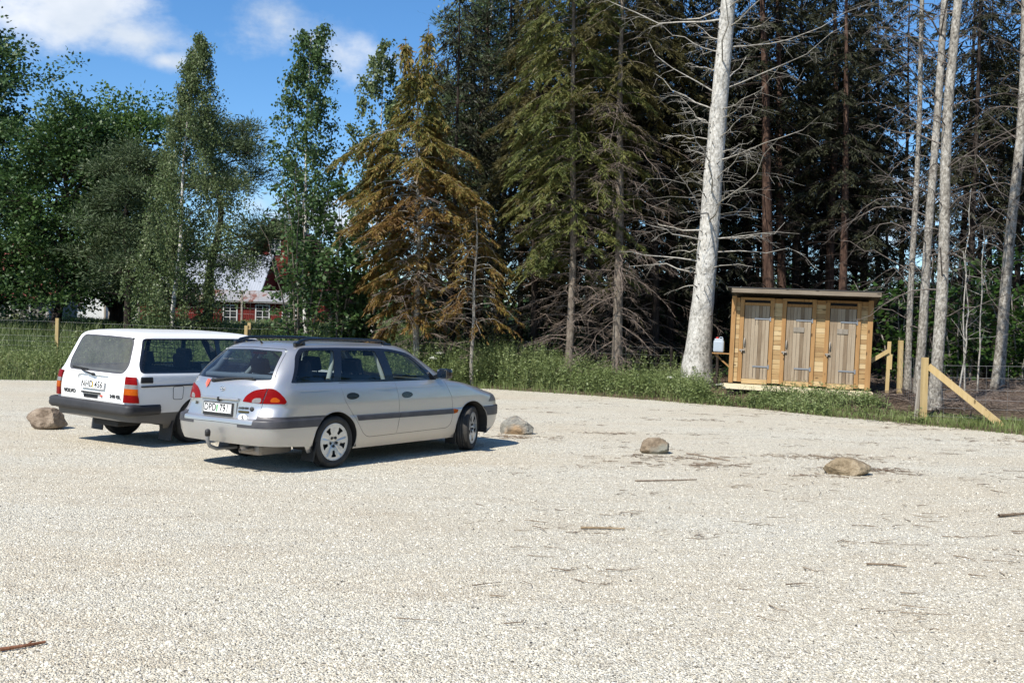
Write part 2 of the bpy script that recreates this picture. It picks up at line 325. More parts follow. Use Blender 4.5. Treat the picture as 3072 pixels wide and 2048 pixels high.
def birch_fn(nt, b):
    t = N(nt, 'ShaderNodeTexCoord').outputs['Object']; n1 = noise_fac(nt, 5, 5, .7, t, mscale=(1, 1, 3.2)); n2 = noise_fac(nt, 1.1, 3, .6, t)
    nt.links.new(mixc(nt, ramp(nt, n1, [(.55, (0, 0, 0)), (.63, (1, 1, 1))]), ramp(nt, n2, [(.3, (.42, .40, .36)), (.7, (.66, .64, .59))]), (.035, .03, .028)), b.inputs['Base Color'])
BK['birch'] = mat('birch_bark', (.6, .6, .55), .8, spec=.2, fn=birch_fn)
LF = dict(
    oak=leaf_mat('oak_leaf', [(.030, .066, .016), (.056, .112, .026), (.088, .152, .038), (.12, .19, .055)], .5, .3),
    dark=leaf_mat('dark_leaf', [(.020, .048, .014), (.040, .082, .023), (.066, .118, .034), (.10, .155, .05)], .48, .28),
    birch=leaf_mat('birch_leaf', [(.058, .088, .030), (.100, .142, .050), (.142, .185, .074), (.19, .22, .11)], .45, .35),
    hazel=leaf_mat('hazel_leaf', [(.028, .058, .018), (.052, .10, .030), (.082, .138, .046), (.12, .175, .07)], .45, .35),
    pine=leaf_mat('pine_needle', [(.048, .072, .032), (.088, .122, .052), (.13, .16, .075)], .55, .3),
    greyneedle=leaf_mat('grey_needle', [(.036, .056, .024), (.064, .094, .038), (.10, .13, .058)], .6, .15),
    brown=leaf_mat('yellow_brown_spray', [(.090, .044, .015), (.158, .086, .024), (.222, .145, .038), (.190, .165, .042), (.110, .122, .030), (.075, .098, .026)], .55, .3, nscale=.28, age=(2.5, 7.5, -.20, .10)),
    olive=leaf_mat('olive_spray', [(.038, .046, .013), (.072, .092, .024), (.114, .130, .034), (.155, .152, .044), (.120, .092, .032)], .55, .3, nscale=.4),
    brownolive=leaf_mat('brown_olive_spray', [(.034, .032, .012), (.064, .058, .018), (.098, .086, .026), (.080, .054, .020)], .55, .3, nscale=.4),
    rust=leaf_mat('rusty_needle', [(.055, .020, .010), (.11, .045, .018), (.09, .06, .025)], .6, .2),
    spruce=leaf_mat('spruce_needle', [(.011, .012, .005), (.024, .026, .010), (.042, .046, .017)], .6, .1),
    maple=leaf_mat('maple_leaf', [(.030, .070, .014), (.055, .115, .022), (.09, .16, .03)], .45, .45))

def rdir(rng, n): return unit(rng.normal(0, 1, (n, 3)))
def broadleaf(seed, h, prof, z0, nlimb, nclump, nleaf, leaf, lm, bark, r0=.25, crad=.55, spiky=0.0, up=.3):
    """prof: (height, crown radius) pairs"""
    rng = np.random.default_rng(seed); TV, TF, ctr, rad = trunk_mesh(h * .9, r0, .03, seed, wobble=.12); segs = []; C = []; A = []
    ph, pr = zip(*prof)
    for i in range(nlimb):
        z = z0 + (h * .93 - z0) * (i + rng.random()) / nlimb; az = i * 2.4 + rng.normal(0, .3); R = float(np.interp(z, ph, pr)) * rng.uniform(.75, 1.08); o = np.array([math.cos(az), math.sin(az), 0])
        b = ctr(max(z - R * up - .2, .3)); e = ctr(min(z, h * .9)) + o * R + np.array([0, 0, .25 * R * rng.uniform(-.3, 1) + spiky * rng.random()]); P = path(b, e, (0, 0, .14 * R), 6, rng, .06); add_path(segs, P, .03 + .018 * R, .012)
        for j in range(nclump):
            t = rng.uniform(.22, 1.05) ** .8; k = min(t, 1) * 6; q = P[int(min(k, 5.99))] * (1 - k % 1) + P[min(int(k) + 1, 6)] * (k % 1); c = q + rng.normal(0, .32 + .13 * R * t, 3) * np.array([1, 1, .7])
            segs.append((*q, *c, .012, .005)); C.append(c); A.append(unit(c - ctr(min(max(z - 1, 0), h * .9)) + np.array([0, 0, .4])))
    for j in range(int(nclump * 2.5)):
        z = h * rng.uniform(.86, 1.0); C.append(ctr(min(z, h * .9)) + rng.normal(0, .25 + .5 * np.interp(z, ph, pr), 3) * np.array([.6, .6, .8]) + np.array([0, 0, max(0, z - h * .9)])); A.append(np.array([0, 0, 1.]))
    C = np.array(C); A = np.array(A); n = len(C) * nleaf; k = np.repeat(np.arange(len(C)), nleaf); off = rng.normal(0, 1, (n, 3)) * crad * rng.uniform(.5, 1.2, len(C))[k][:, None] * np.array([1, 1, .62]) * .62
    c = C[k] + off + A[k] * (rng.random((n, 1)) ** 2) * spiky; ax = unit(off + A[k] * .35 + rng.normal(0, .35, (n, 3)) - np.array([0, 0, .15])); nr = unit(rng.normal(0, .7, (n, 3)) + np.array([0, 0, .8])); L = leaf * rng.uniform(.7, 1.35, n)
    LV, LFc = leaves(c, ax, nr, L, L * .68); SV, SF = sticks(segs, 4)
    return [('trunk', withmat(mesh_np('trunk', TV, TF, True), bark)), ('crown', crown((LV, LFc), lm, (SV, SF), bark))]
def birch(seed, h, prof, z0, nlimb, nstr, nleaf, leaf, lm, r0=.09, droop=1.4, lean_top=0.0, bark=None, bend=.06):
    rng = np.random.default_rng(seed); TV, TF, ctr, rad = trunk_mesh(h * .95, r0, .012, seed, .4, bend, 10, 26); ph, pr = zip(*prof); segs = []; c_, a_, n_ = [], [], []
    TV[:, 0] += lean_top * (np.clip(TV[:, 2] / h - .6, 0, 1) / .4) ** 2
    cc = lambda z: ctr(min(z, h * .95)) + np.array([lean_top * (max(z / h - .6, 0) / .4) ** 2, 0, max(0, z - h * .95)])
    for i in range(nlimb):
        z = z0 + (h * .98 - z0) * (i + rng.random()) / nlimb; az = i * 2.4 + rng.normal(0, .4); R = float(np.interp(z, ph, pr)) * rng.uniform(.6, 1.1); o = np.array([math.cos(az), math.sin(az), 0])
        P = path(cc(max(z - R * .7, .5)), cc(z) + o * R + np.array([lean_top * .25, 0, 0]), (0, 0, .12 * R), 5, rng, .04); add_path(segs, P, .008 + .006 * R, .004)
        for j in range(nstr):
            t = rng.uniform(.25, 1); k = t * 5; q = P[int(min(k, 4.99))] * (1 - k % 1) + P[min(int(k) + 1, 5)] * (k % 1); l = droop * rng.uniform(.35, 1) * (.4 + .6 * min(1, R)); e = q + o * .22 * l + rng.normal(0, .16, 3) + np.array([lean_top * .3, 0, -l]); S = path(q, e, o * .08 + np.array([0, 0, .12]), 4, rng, .03); add_path(segs, S, .004, .002)
            u = rng.random(nleaf) * 3.999; iu = u.astype(int); pt = S[iu] * (1 - (u % 1))[:, None] + S[iu + 1] * (u % 1)[:, None] + rng.normal(0, .085, (nleaf, 3)); c_.append(pt); a_.append(rng.normal(0, .5, (nleaf, 3)) + np.array([0, 0, -.8])); n_.append(rdir(rng, nleaf))
    c, a, nn = map(np.concatenate, (c_, a_, n_)); L = leaf * rng.uniform(.7, 1.3, len(c)); LV, LFc = leaves(c, a, nn, L, L * .75); SV, SF = sticks(segs, 3)
    return [('trunk', withmat(mesh_np('trunk', TV, TF, True), bark or BK['birch'])), ('crown', crown((LV, LFc), lm, (SV, SF), BK['dark']))]
def pine(seed, h, limbs, lm, bark, r0=.2, nclump=9, tuft=70, crad=.36, needle=.17, wob_=.12):
    """limbs: (start height, azimuth, length, rise)"""
    rng = np.random.default_rng(seed); TV, TF, ctr, rad = trunk_mesh(h, r0, .05, seed, .3, wob_); segs = []; C = []
    for z, az, Ln, rise in limbs:
        o = np.array([math.cos(az), math.sin(az), 0]); P = path(ctr(z), ctr(z) + o * Ln + np.array([0, 0, rise]), rng.normal(0, .12 * Ln, 3) * np.array([1, 1, .7]), 7, rng, .07); add_path(segs, P, .025 + .012 * Ln, .012)
        for j in range(nclump):
            t = rng.uniform(.45, 1.0); k = t * 7; q = P[int(min(k, 6.99))] * (1 - k % 1) + P[min(int(k) + 1, 7)] * (k % 1); c = q + rng.normal(0, .30 + .09 * Ln, 3) * np.array([1, 1, .45]) + np.array([0, 0, .18]); S = path(q, c, rng.normal(0, .08, 3), 3); add_path(segs, S, .012, .006); C.append(c)
    C = np.array(C); n = len(C) * tuft; k = np.repeat(np.arange(len(C)), tuft); off = rng.normal(0, 1, (n, 3)) * np.array([1, 1, .55]) * crad * .6; ax = unit(off + rng.normal(0, .12, (n, 3)) + np.array([0, 0, .12])); L = needle * rng.uniform(.6, 1.3, n)
    LV, LFc = leaves(C[k] + off, ax, rdir(rng, n), L, L * .2); SV, SF = sticks(segs, 4)
    return [('trunk', withmat(mesh_np('trunk', TV, TF, True), bark)), ('crown', crown((LV, LFc), lm, (SV, SF), bark))]
def conifer(seed, h, z0, prof, nb, lm, bark, r0=.14, droop=.35, spray=.42, nspray=15, nleaf=10, bare=(), htop=None, rise=.15, lw=.16, twist=0.0, rtop=.02, wobble=.04, upturn=.25, twigm=None, fork=None, bare_leaf=None, bias=None, ll=.5, inner=.18, dr0=.012, flare=.35, fl=.38):
    """layered conifer: boughs carry hanging sprays; bare: (from height, to height, count, length, twigs, droop) of dead boughs below the crown"""
    rng = np.random.default_rng(seed); TV, TF, ctr, rad = trunk_mesh(h * .99, r0, rtop, seed, flare, wobble, 14 if flare > .5 else 10, 48 if flare > .5 else 26, fl=fl); ph, pr = zip(*prof); segs = []; dead = []; c_, a_, n_, L_ = [], [], [], []
    for i in range(nb):
        z = z0 + (h - z0) * ((i + rng.random()) / nb) ** .92; az = i * 2.4 + rng.normal(0, .5) + twist; R = float(np.interp(z, ph, pr)) * rng.uniform(.62, 1.15) * (bias(az, z) if bias else 1); o = np.array([math.cos(az), math.sin(az), 0]); sd = np.array([-o[1], o[0], 0]); b = ctr(min(z, h * .98))
        P = path(b, b + o * R + np.array([0, 0, -droop * R * rng.uniform(.5, 1.3)]), (0, 0, rise * R), 6, rng, .03); P[-1] += np.array([0, 0, upturn * .3 * R]); add_path(segs, P, .008 + .008 * R, .004)
        m = max(3, int(nspray * R / 1.6))
        for j in range(m):
            t = rng.uniform(inner, 1.0) ** .85; k = t * 6; q = P[int(min(k, 5.99))] * (1 - k % 1) + P[min(int(k) + 1, 6)] * (k % 1); sgn = 1 if j % 2 else -1; l = spray * rng.uniform(.6, 1.4) * (1.1 - .45 * t)
            d = unit(o * .55 + sd * sgn * rng.uniform(.3, 1.0) + np.array([0, 0, -.55 * rng.uniform(.3, 1.3)])); u = np.sort(rng.random(nleaf)) ; pt = q + d * (l * u)[:, None] + np.array([0, 0, -.28 * l])[None] * (u ** 2)[:, None]; sg = np.where(np.arange(nleaf) % 2, 1, -1)[:, None]
            la = d[None] * .8 + np.cross(d, [0, 0, 1])[None] * sg * .75 + np.array([0, 0, -.35]) + rng.normal(0, .18, (nleaf, 3)); c_.append(pt); a_.append(la); n_.append(np.array([0, 0, 1.]) + rng.normal(0, .45, (nleaf, 3))); L_.append(l * ll * rng.uniform(.7, 1.3, nleaf))
    lv = []
    for f, t_, cnt, ln, tw, dr, *bw in bare:
        bw = bw[0] if bw else .10
        for i in range(cnt):
            z = f + (t_ - f) * (i + rng.random()) / cnt; az = i * 2.4 + rng.normal(0, .6); R = ln * rng.uniform(.15, 1.2); o = np.array([math.cos(az), math.sin(az), 0]); sd = np.array([-o[1], o[0], 0]); b = ctr(z); P = path(b, b + o * R + np.array([0, 0, -dr * R * rng.uniform(.3, 1.3)]), (0, 0, bw * R * rng.uniform(.3, 1.6)), 6, rng, .02 + .028 * R); add_path(dead, P, dr0 + .004 * R, .005)
            for j in range(tw):
                t = rng.uniform(.15, 1); k = t * 6; q = P[int(min(k, 5.99))] * (1 - k % 1) + P[min(int(k) + 1, 6)] * (k % 1); l = R * .42 * rng.uniform(.4, 1.2) * (1.15 - .6 * t); d = o * .6 + sd * (1 if j % 2 else -1) * rng.uniform(.3, 1) + np.array([0, 0, -.5 * rng.random() - dr * .3]); e = q + unit(d) * l; S = path(q, e, (0, 0, .06 * l), 2, rng, .02); add_path(dead, S, .0055, .0028)
                for _ in range(2):
                    w = q + (e - q) * rng.uniform(.3, .9); e2 = w + unit(d + rng.normal(0, .6, 3) - np.array([0, 0, .5])) * l * .4; dead.append((*w, *e2, .0035, .002))
                    if bare_leaf and rng.random() < bare_leaf: lv.append(e2)
    out = [('trunk', withmat(mesh_np('trunk', TV, TF, True), bark))]
    if dead: out.append(('dead_branches', withmat(mesh_np('dead_branches', *sticks(dead, 3)), twigm or BK['twig'])))
    if lv:
        q = np.array(lv); q = np.repeat(q, 6, 0) + rng.normal(0, .06, (len(q) * 6, 3)); c_.append(q); a_.append(rng.normal(0, .5, q.shape) - np.array([0, 0, .6])); n_.append(rdir(rng, len(q))); L_.append(np.full(len(q), .16))
    if c_:
        c, a, nn, L = map(np.concatenate, (c_, a_, n_, L_)); out.append(('crown', crown(leaves(c, a, nn, L, L * lw / .5), lm, sticks(segs, 3), bark)))
    return out
# ================================================================ trees on the left, round the field
t = broadleaf(11, 12.8, [(1, 3.0), (4, 3.6), (7, 3.2), (10, 2.1), (12.8, .5)], 1.0, 46, 12, 84, .165, LF['dark'], BK['dark'], .32, .55, .9, .5)
place_tree(t, 'broadleaf_tree', 'large dark leafy tree with pointed leafy tops filling the left edge', 'tree', -105, 985, 46, scale=1.08)
t = broadleaf(12, 10.4, [(1.5, 3.6), (4, 4.6), (7, 3.9), (9.3, 2.2), (10.6, .9)], 1.6, 40, 12, 84, .165, LF['oak'], BK['dark'], .3, .62, .25, .4)
place_tree(t, 'broadleaf_tree', 'rounded bright green oak standing behind the leaning birch', 'tree', 345, 970, 47)
t = broadleaf(13, 9.8, [(1.5, 2.6), (4.5, 3.2), (7, 2.5), (9.8, .8)], 1.2, 28, 10, 72, .16, LF['dark'], BK['dark'], .2, .55, .4, .4)
place_tree(t, 'broadleaf_tree', 'dark leafy tree between the left edge tree and the oak', 'tree', 165, 975, 44)
t = birch(21, 12.1, [(1, 2.0), (3.5, 2.7), (6.5, 2.2), (8.2, 1.25), (9.6, .72), (11, .40), (12.2, .12)], .9, 76, 15, 36, .085, LF['birch'], .10, 1.6, .6, bend=.10)
place_tree(t, 'birch_tree', 'leaning birch with white trunk and drooping grey green twigs behind the white car', 'tree', 517, 985, 38, lean=.004)
pl = [(3.0, 1.2, 3.0, .2), (4.2, -.4, 3.2, .3), (5.0, .3, 3.2, .5), (5.8, -1.0, 2.2, .5), (6.4, 2.8, 2.2, .4), (6.9, .1, 2.6, .7), (7.4, -.6, 2.4, .6), (7.9, .7, 2.0, .7), (8.4, -.2, 1.6, .6), (8.6, 2.2, 1.4, .5), (3.6, .1, 2.6, -.3), (8.9, -1.8, 1.2, .3)]
t = pine(31, 9.6, pl, LF['pine'], BK['dark'], .24, 15, 150, .46, .20, .25)
place_tree(t, 'pine_tree', 'scots pine with flat needle clouds and open twisted limbs right of the birch', 'tree', 612, 985, 44)
pl = [(1.3 + .42 * i, 2.4 * i, 2.3 - .10 * i, .35) for i in range(15)]
t = pine(32, 7.8, pl, LF['greyneedle'], BK['dark'], .16, 14, 150, .46, .20, .1)
place_tree(t, 'pine_tree', 'bushy grey green pine left of the white birch trunk', 'tree', 385, 985, 42)
t = birch(22, 11.6, [(1.2, .5), (4, .85), (7, 1.35), (9, .95), (10.3, .6), (11.6, .25)], 2.2, 58, 10, 26, .105, LF['hazel'], .085, .8, .06, bend=.03)
place_tree(t, 'birch_tree', 'tall slim birch with pale trunk rising above the red barn', 'tree', 918, 1010, 33.5, lean=-.012)
t = birch(23, 12.2, [(3, 1.1), (6, 1.5), (9, 1.3), (11, .7), (12.4, .25)], 2.5, 50, 10, 22, .125, LF['birch'], .07, .8, .12, bend=.04)
place_tree(t, 'birch_tree', 'small loose birch top between the slim birch and the brown cypress', 'tree', 1118, 1000, 39)
def hazel(seed, h, n, spread, leaf, nl, lm=LF['hazel'], bark=BK['greybrown']):
    rng = np.random.default_rng(seed); seg = []; c_, a_, n_ = [], [], []
    for i in range(n):
        az = rng.random() * 6.28; b = np.array([math.cos(az), math.sin(az), 0]) * .35 * rng.random(); H = h * rng.uniform(.55, 1); o = np.array([math.cos(az), math.sin(az), 0]) * spread * rng.uniform(.3, 1); P = path(b - [0, 0, .2], b + o + [0, 0, H], -o * .25, 9, rng, .05); add_path(seg, P, .034, .008)
        for j in range(14):
            t = rng.uniform(.12, 1.0); k = t * 9; q = P[int(min(k, 8.99))] * (1 - k % 1) + P[min(int(k) + 1, 9)] * (k % 1); d = unit(np.array([rng.normal(), rng.normal(), rng.uniform(-.1, .5)])); l = rng.uniform(.4, 1.0) * (1.15 - .5 * t); S = path(q, q + d * l, (0, 0, .08), 3, rng, .03); add_path(seg, S, .009, .003)
            u = rng.random(nl) * 2.99; iu = u.astype(int); c_.append(S[iu] * (1 - (u % 1))[:, None] + S[iu + 1] * (u % 1)[:, None] + rng.normal(0, .11, (nl, 3))); a_.append(d + rng.normal(0, .7, (nl, 3)) - [0, 0, .3]); n_.append(np.array([0, 0, 1]) + rng.normal(0, .55, (nl, 3)))
    c, a, nn = map(np.concatenate, (c_, a_, n_)); L = leaf * rng.uniform(.7, 1.25, len(c))
    return [('stems', withmat(mesh_np('stems', *sticks(seg, 5)), bark)), ('crown', withmat(mesh_np('crown', *leaves(c, a, nn, L, L * .85)), lm))]
t = hazel(41, 6.9, 8, 1.2, .15, 16); place_tree(t, 'hazel_shrub', 'tall hazel shrub with big leaves left of the slim birch trunk', 'shrub', 905, 1010, 31.5)
t = hazel(42, 6.0, 8, 1.2, .17, 26); place_tree(t, 'hazel_shrub', 'tall leafy hazel shrub between the slim birch and the brown cypress', 'shrub', 1010, 1020, 32)
t = hazel(43, 4.6, 7, 1.2, .16, 24); place_tree(t, 'hazel_shrub', 'shorter hazel shrub below the small loose birch', 'shrub', 1085, 1030, 33)

# ================================================================ forest edge
def first(parts, nm): return next(m for n, m in parts if n == nm)
CY = dict(rise=.22, lw=.098, upturn=.3, ll=.34, inner=.3)
thin_front = lambda az, z: 1 - .45 * max(0, -math.sin(az)) ** 1.5
brown_side = lambda az, z: thin_front(az, z) * (1 - (.85 * max(0, math.cos(az)) if z < 4.2 else 0)) * (1 - (.7 * max(0, -math.sin(az)) if z < 4.4 else 0))
t = conifer(51, 9.3, 1.5, [(.8, .9), (2, 1.6), (4.2, 2.35), (6.4, 2.35), (7.3, 1.95), (7.6, .85), (8.6, .55), (9.3, .28)], 132, LF['brown'], BK['grey'], .105, .34, .52, 21, 42, [(.6, 5.2, 66, 2.0, 10, .15)], twist=.4, bias=brown_side, **CY)
rng = np.random.default_rng(8); sg_ = []; c_, a_, n_ = [], [], []                        # forked top
for ex, hh in ((-.38, 10.2), (.30, 10.6)):
    P = path((0, 0, 8.6), (ex, 0, hh), (ex * .3, 0, 0), 6); add_path(sg_, P, .03, .008)
    for k in range(420): u = rng.random(); q = P[int(u * 5.99)]; c_.append(q + rng.normal(0, .19 * (1.25 - u), 3) - [0, 0, .1 * rng.random()]); a_.append(rng.normal(0, .5, 3) - [0, 0, .9]); n_.append(rng.normal(0, 1, 3))
t.append(('forked_top', withmat(mesh_np('forked_top', *sticks(sg_, 5)), BK['greybrown']))); t.append(('top_sprays', withmat(mesh_np('top_sprays', *leaves(np.array(c_), np.array(a_), np.array(n_), np.full(len(c_), .26), np.full(len(c_), .065))), LF['brown'])))
place_tree(t, 'cypress_tree', 'yellow brown cypress with a forked top and bare grey lower trunk', 'tree', 1250, 1060, 30, lean=-.02)
t = conifer(52, 5.3, 1.7, [(1.6, 1.4), (3.0, 1.4), (4.2, .9), (5.3, .2)], 40, LF['brown'], BK['grey'], .06, .45, .42, 15, 22, [(.4, 3.0, 14, 1.0, 5, .15)], **CY)
place_tree(t, 'cypress_tree', 'thin pale stemmed young cypress right of the yellow brown one', 'tree', 1419, 1075, 29.4, lean=-.015)
t = conifer(53, 15, 3.5, [(3, 1.6), (5, 2.1), (8, 2.1), (11, 1.8), (15, .3)], 150, LF['olive'], BK['greybrown'], .13, .5, .56, 19, 26, [(1.0, 5.5, 48, 1.8, 10, .25)], twist=1.0, bias=thin_front, **CY)
place_tree(t, 'cypress_tree', 'tall olive green cypress with hanging sprays in the middle of the picture', 'tree', 1708, 1112, 30, lean=-.017)
t = conifer(54, 15, 7.6, [(6.4, 1.4), (8, 1.7), (12, 1.6), (15, .3)], 80, LF['brownolive'], BK['greybrown'], .165, .45, .5, 15, 22, [(.4, 8.4, 110, 2.0, 13, .55, .14)], bare_leaf=.012, **CY)
place_tree(t, 'spruce_tree', 'grey spruce trunk ringed with drooping bare branches left of the white trunk', 'tree', 1853, 1118, 29.8, lean=-.01)
t = conifer(56, 13.5, 3.0, [(3, 1.5), (6, 1.9), (9, 1.7), (13.5, .3)], 110, LF['brownolive'], BK['dark'], .12, .5, .55, 18, 22, [(.8, 5, 34, 1.7, 9, .3)], bias=thin_front, **CY)
place_tree(t, 'cypress_tree', 'brownish cypress crowded behind the left side of the tall olive cypress', 'tree', 1600, 1095, 33, lean=-.02)
t = conifer(57, 14, 4.2, [(4, 1.5), (7, 1.9), (10, 1.6), (14, .3)], 100, LF['brownolive'], BK['dark'], .13, .5, .55, 18, 22, [(.6, 6, 50, 1.8, 10, .45)], bias=thin_front, **CY)
place_tree(t, 'cypress_tree', 'brownish cypress filling the gap left of the bare branched grey spruce', 'tree', 1775, 1095, 32.2, lean=-.03)
t = conifer(58, 15, 5.2, [(5, 1.4), (8, 2.0), (11, 1.7), (15, .3)], 110, LF['brownolive'], BK['dark'], .13, .55, .55, 18, 22, [(.6, 7, 60, 1.9, 10, .45)], bias=thin_front, **CY)
place_tree(t, 'cypress_tree', 'dull brown green cypress close behind the left side of the white dead tree', 'tree', 1965, 1100, 32, lean=-.02)
# the big pale dead tree
t = conifer(55, 16.5, 15, [(0, 1), (16, 1)], 0, None, BK['white'], .335, flare=.62, fl=.75, bare=[(2.6, 4.2, 14, 2.4, 2, -.05, .05), (4.2, 8.5, 28, 3.2, 8, -.50, -.05), (8.5, 16, 38, 3.3, 10, -.60, -.09)], twigm=BK['paletwig'], rtop=.13, wobble=.035, dr0=.019)
rng = np.random.default_rng(3); kn = []
for i in range(230):
    z = rng.uniform(.9, 15); az = rng.random() * 6.283; r = .318 - .0122 * z + .335 * .62 * math.exp(-z / .75); o = np.array([math.cos(az), math.sin(az), 0]); q = np.array([0, 0, z]) + o * (r - .02); l = rng.choice([.02, .03, .04, .14]) * rng.uniform(.6, 1.3); kn.append((*q, *(q + o * (l + .03) + [0, 0, l * .4]), .024 if l < .07 else .016, .010))
tm = t[0][1]; V0 = np.array([v.co for v in tm.vertices]); F0 = np.array([p.vertices[:] for p in tm.polygons]); s5 = sticks(kn, 5)
me = mesh_np('trunk', np.concatenate([V0, s5[0]]), np.concatenate([F0, s5[1] + len(V0)]), True); me.materials.append(BK['white']); me.materials.append(BK['dark']); me.polygons.foreach_set('material_index', np.r_[np.zeros(len(F0), np.int32), np.ones(len(s5[1]), np.int32)]); t[0] = ('trunk', me)
place_tree(t, 'dead_tree', 'thick silvery white dead trunk with upswept bare branches left of the shed', 'tree', 2085, 1126, 28, lean=.047)
def thicker(parts, k):
    for n, m in parts:
        if n == 'trunk':
            for v in m.vertices: v.co.x *= k; v.co.y *= k
    return parts
# four scaly grey trunks at the right with arching bare limbs
g1 = conifer(61, 15, 12, [(12, 1.2), (15, .3)], 12, LF['spruce'], BK['grey'], .155, bare=[(2.2, 13, 16, 2.6, 6, -.5, .04), (2.0, 14, 22, 2.2, 8, .5, .32)], dr0=.015, twigm=BK['greytwig'], rtop=.09, wobble=.06)
g2 = conifer(62, 15, 12, [(12, 1.2), (15, .3)], 12, LF['spruce'], BK['grey'], .15, bare=[(3.0, 13, 15, 2.7, 6, -.5, .02), (2.4, 14, 20, 2.3, 8, .45, .34)], dr0=.015, twigm=BK['greytwig'], rtop=.085, wobble=.08)
GG = 'scaly grey trunks at the right'
place_tree(g1, 'spruce_tree', 'nearest scaly grey trunk, standing right beside the braced yellow post', 'tree', 2803, 1225, 21.8, lean=.033, group=GG, scale=.86)
g2b = thicker([(n, m.copy()) for n, m in g2], .78); g1b = thicker([(n, m.copy()) for n, m in g1], .68)
place_tree(g2b, 'spruce_tree', 'grey trunk leaning right, just left of the nearest scaly trunk', 'tree', 2752, 1185, 25.4, lean=.055, rz=2.0, group=GG)
place_tree(g1b, 'spruce_tree', 'slimmer straight grey trunk beside the second yellow post', 'tree', 2722, 1182, 26.6, lean=.002, rz=4.0, group=GG, scale=.82)
place_tree(g2, 'spruce_tree', 'leaning scaly grey trunk by the right edge of the picture', 'tree', 2990, 1172, 26.8, lean=.052, rz=3.2, group=GG)

# ================================================================ the dim wood behind
def repaint(parts, bark): return [(n, (lambda m2: (m2.materials.clear(), m2.materials.append(bark), m2)[2])(m.copy()) if n in ('trunk',) else m) for n, m in parts]
KW = dict(rise=.10, lw=.11, upturn=.1, twigm=BK['dark'], ll=.42)
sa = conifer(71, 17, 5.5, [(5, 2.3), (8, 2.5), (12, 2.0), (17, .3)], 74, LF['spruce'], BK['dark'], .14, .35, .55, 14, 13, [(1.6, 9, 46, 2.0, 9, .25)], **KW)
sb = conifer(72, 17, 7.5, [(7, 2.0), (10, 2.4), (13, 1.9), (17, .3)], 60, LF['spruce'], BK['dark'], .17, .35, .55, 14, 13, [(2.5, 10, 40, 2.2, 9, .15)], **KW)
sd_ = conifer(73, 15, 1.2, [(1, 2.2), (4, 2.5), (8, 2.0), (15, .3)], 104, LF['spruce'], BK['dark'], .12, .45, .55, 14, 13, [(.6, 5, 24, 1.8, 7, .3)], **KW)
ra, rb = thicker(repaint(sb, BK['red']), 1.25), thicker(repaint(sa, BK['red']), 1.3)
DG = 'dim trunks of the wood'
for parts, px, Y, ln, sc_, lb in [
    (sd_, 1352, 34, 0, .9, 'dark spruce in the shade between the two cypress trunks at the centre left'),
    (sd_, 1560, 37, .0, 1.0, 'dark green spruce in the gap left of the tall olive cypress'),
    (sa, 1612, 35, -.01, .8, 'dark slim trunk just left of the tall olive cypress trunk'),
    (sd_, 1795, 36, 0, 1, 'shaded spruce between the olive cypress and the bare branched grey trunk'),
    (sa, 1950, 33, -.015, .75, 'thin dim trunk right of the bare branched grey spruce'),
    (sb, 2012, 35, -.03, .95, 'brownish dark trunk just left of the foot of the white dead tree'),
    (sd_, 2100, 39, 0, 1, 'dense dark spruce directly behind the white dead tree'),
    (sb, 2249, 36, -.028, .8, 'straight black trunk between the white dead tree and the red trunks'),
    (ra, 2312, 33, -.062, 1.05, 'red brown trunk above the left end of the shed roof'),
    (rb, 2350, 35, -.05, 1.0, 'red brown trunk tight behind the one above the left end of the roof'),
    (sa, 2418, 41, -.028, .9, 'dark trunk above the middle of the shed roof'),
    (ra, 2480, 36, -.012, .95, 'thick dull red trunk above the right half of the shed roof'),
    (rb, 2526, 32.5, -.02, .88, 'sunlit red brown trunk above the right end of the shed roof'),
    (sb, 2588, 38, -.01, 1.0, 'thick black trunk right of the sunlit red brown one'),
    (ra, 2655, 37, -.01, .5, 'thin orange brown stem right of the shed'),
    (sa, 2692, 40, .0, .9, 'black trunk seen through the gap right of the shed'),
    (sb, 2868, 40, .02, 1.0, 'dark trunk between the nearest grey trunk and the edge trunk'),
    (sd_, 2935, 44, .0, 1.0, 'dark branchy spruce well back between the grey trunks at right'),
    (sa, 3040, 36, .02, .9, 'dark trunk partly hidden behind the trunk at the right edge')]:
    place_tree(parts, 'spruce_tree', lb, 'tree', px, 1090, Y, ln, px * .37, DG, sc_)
# spruces deeper in and off to the side, filling the wood
rng = np.random.default_rng(17); FAR = [(2455, 39), (2560, 41), (2630, 37), (2380, 37), (2270, 38), (2905, 35), (2005, 33), (1925, 34), (2140, 35), (2480, 46), (1400, 40), (1490, 39), (1600, 42), (1680, 38), (1720, 45), (1830, 40), (1880, 37), (1930, 42), (2050, 41), (2160, 44), (2220, 40), (2340, 42), (2520, 47), (3080, 42), (2960, 38), (1440, 46), (1660, 44), (1760, 50), (1900, 45), (2020, 48), (2190, 50), (2290, 46), (2390, 54), (2560, 54), (2790, 54), (2990, 56), (3120, 45), (3200, 38), (3290, 33), (3420, 30), (3300, 52)]
for i, (px, Y) in enumerate(FAR):
    place_tree((sd_, sa, sd_, sb)[i % 4], 'spruce_tree', 'one of the distant shadowy spruces deep in the wood behind the front trunks', 'tree', px, 1050, Y, rng.normal(0, .012), i * 1.7, 'distant spruces deep in the wood', .85 + .25 * rng.random())
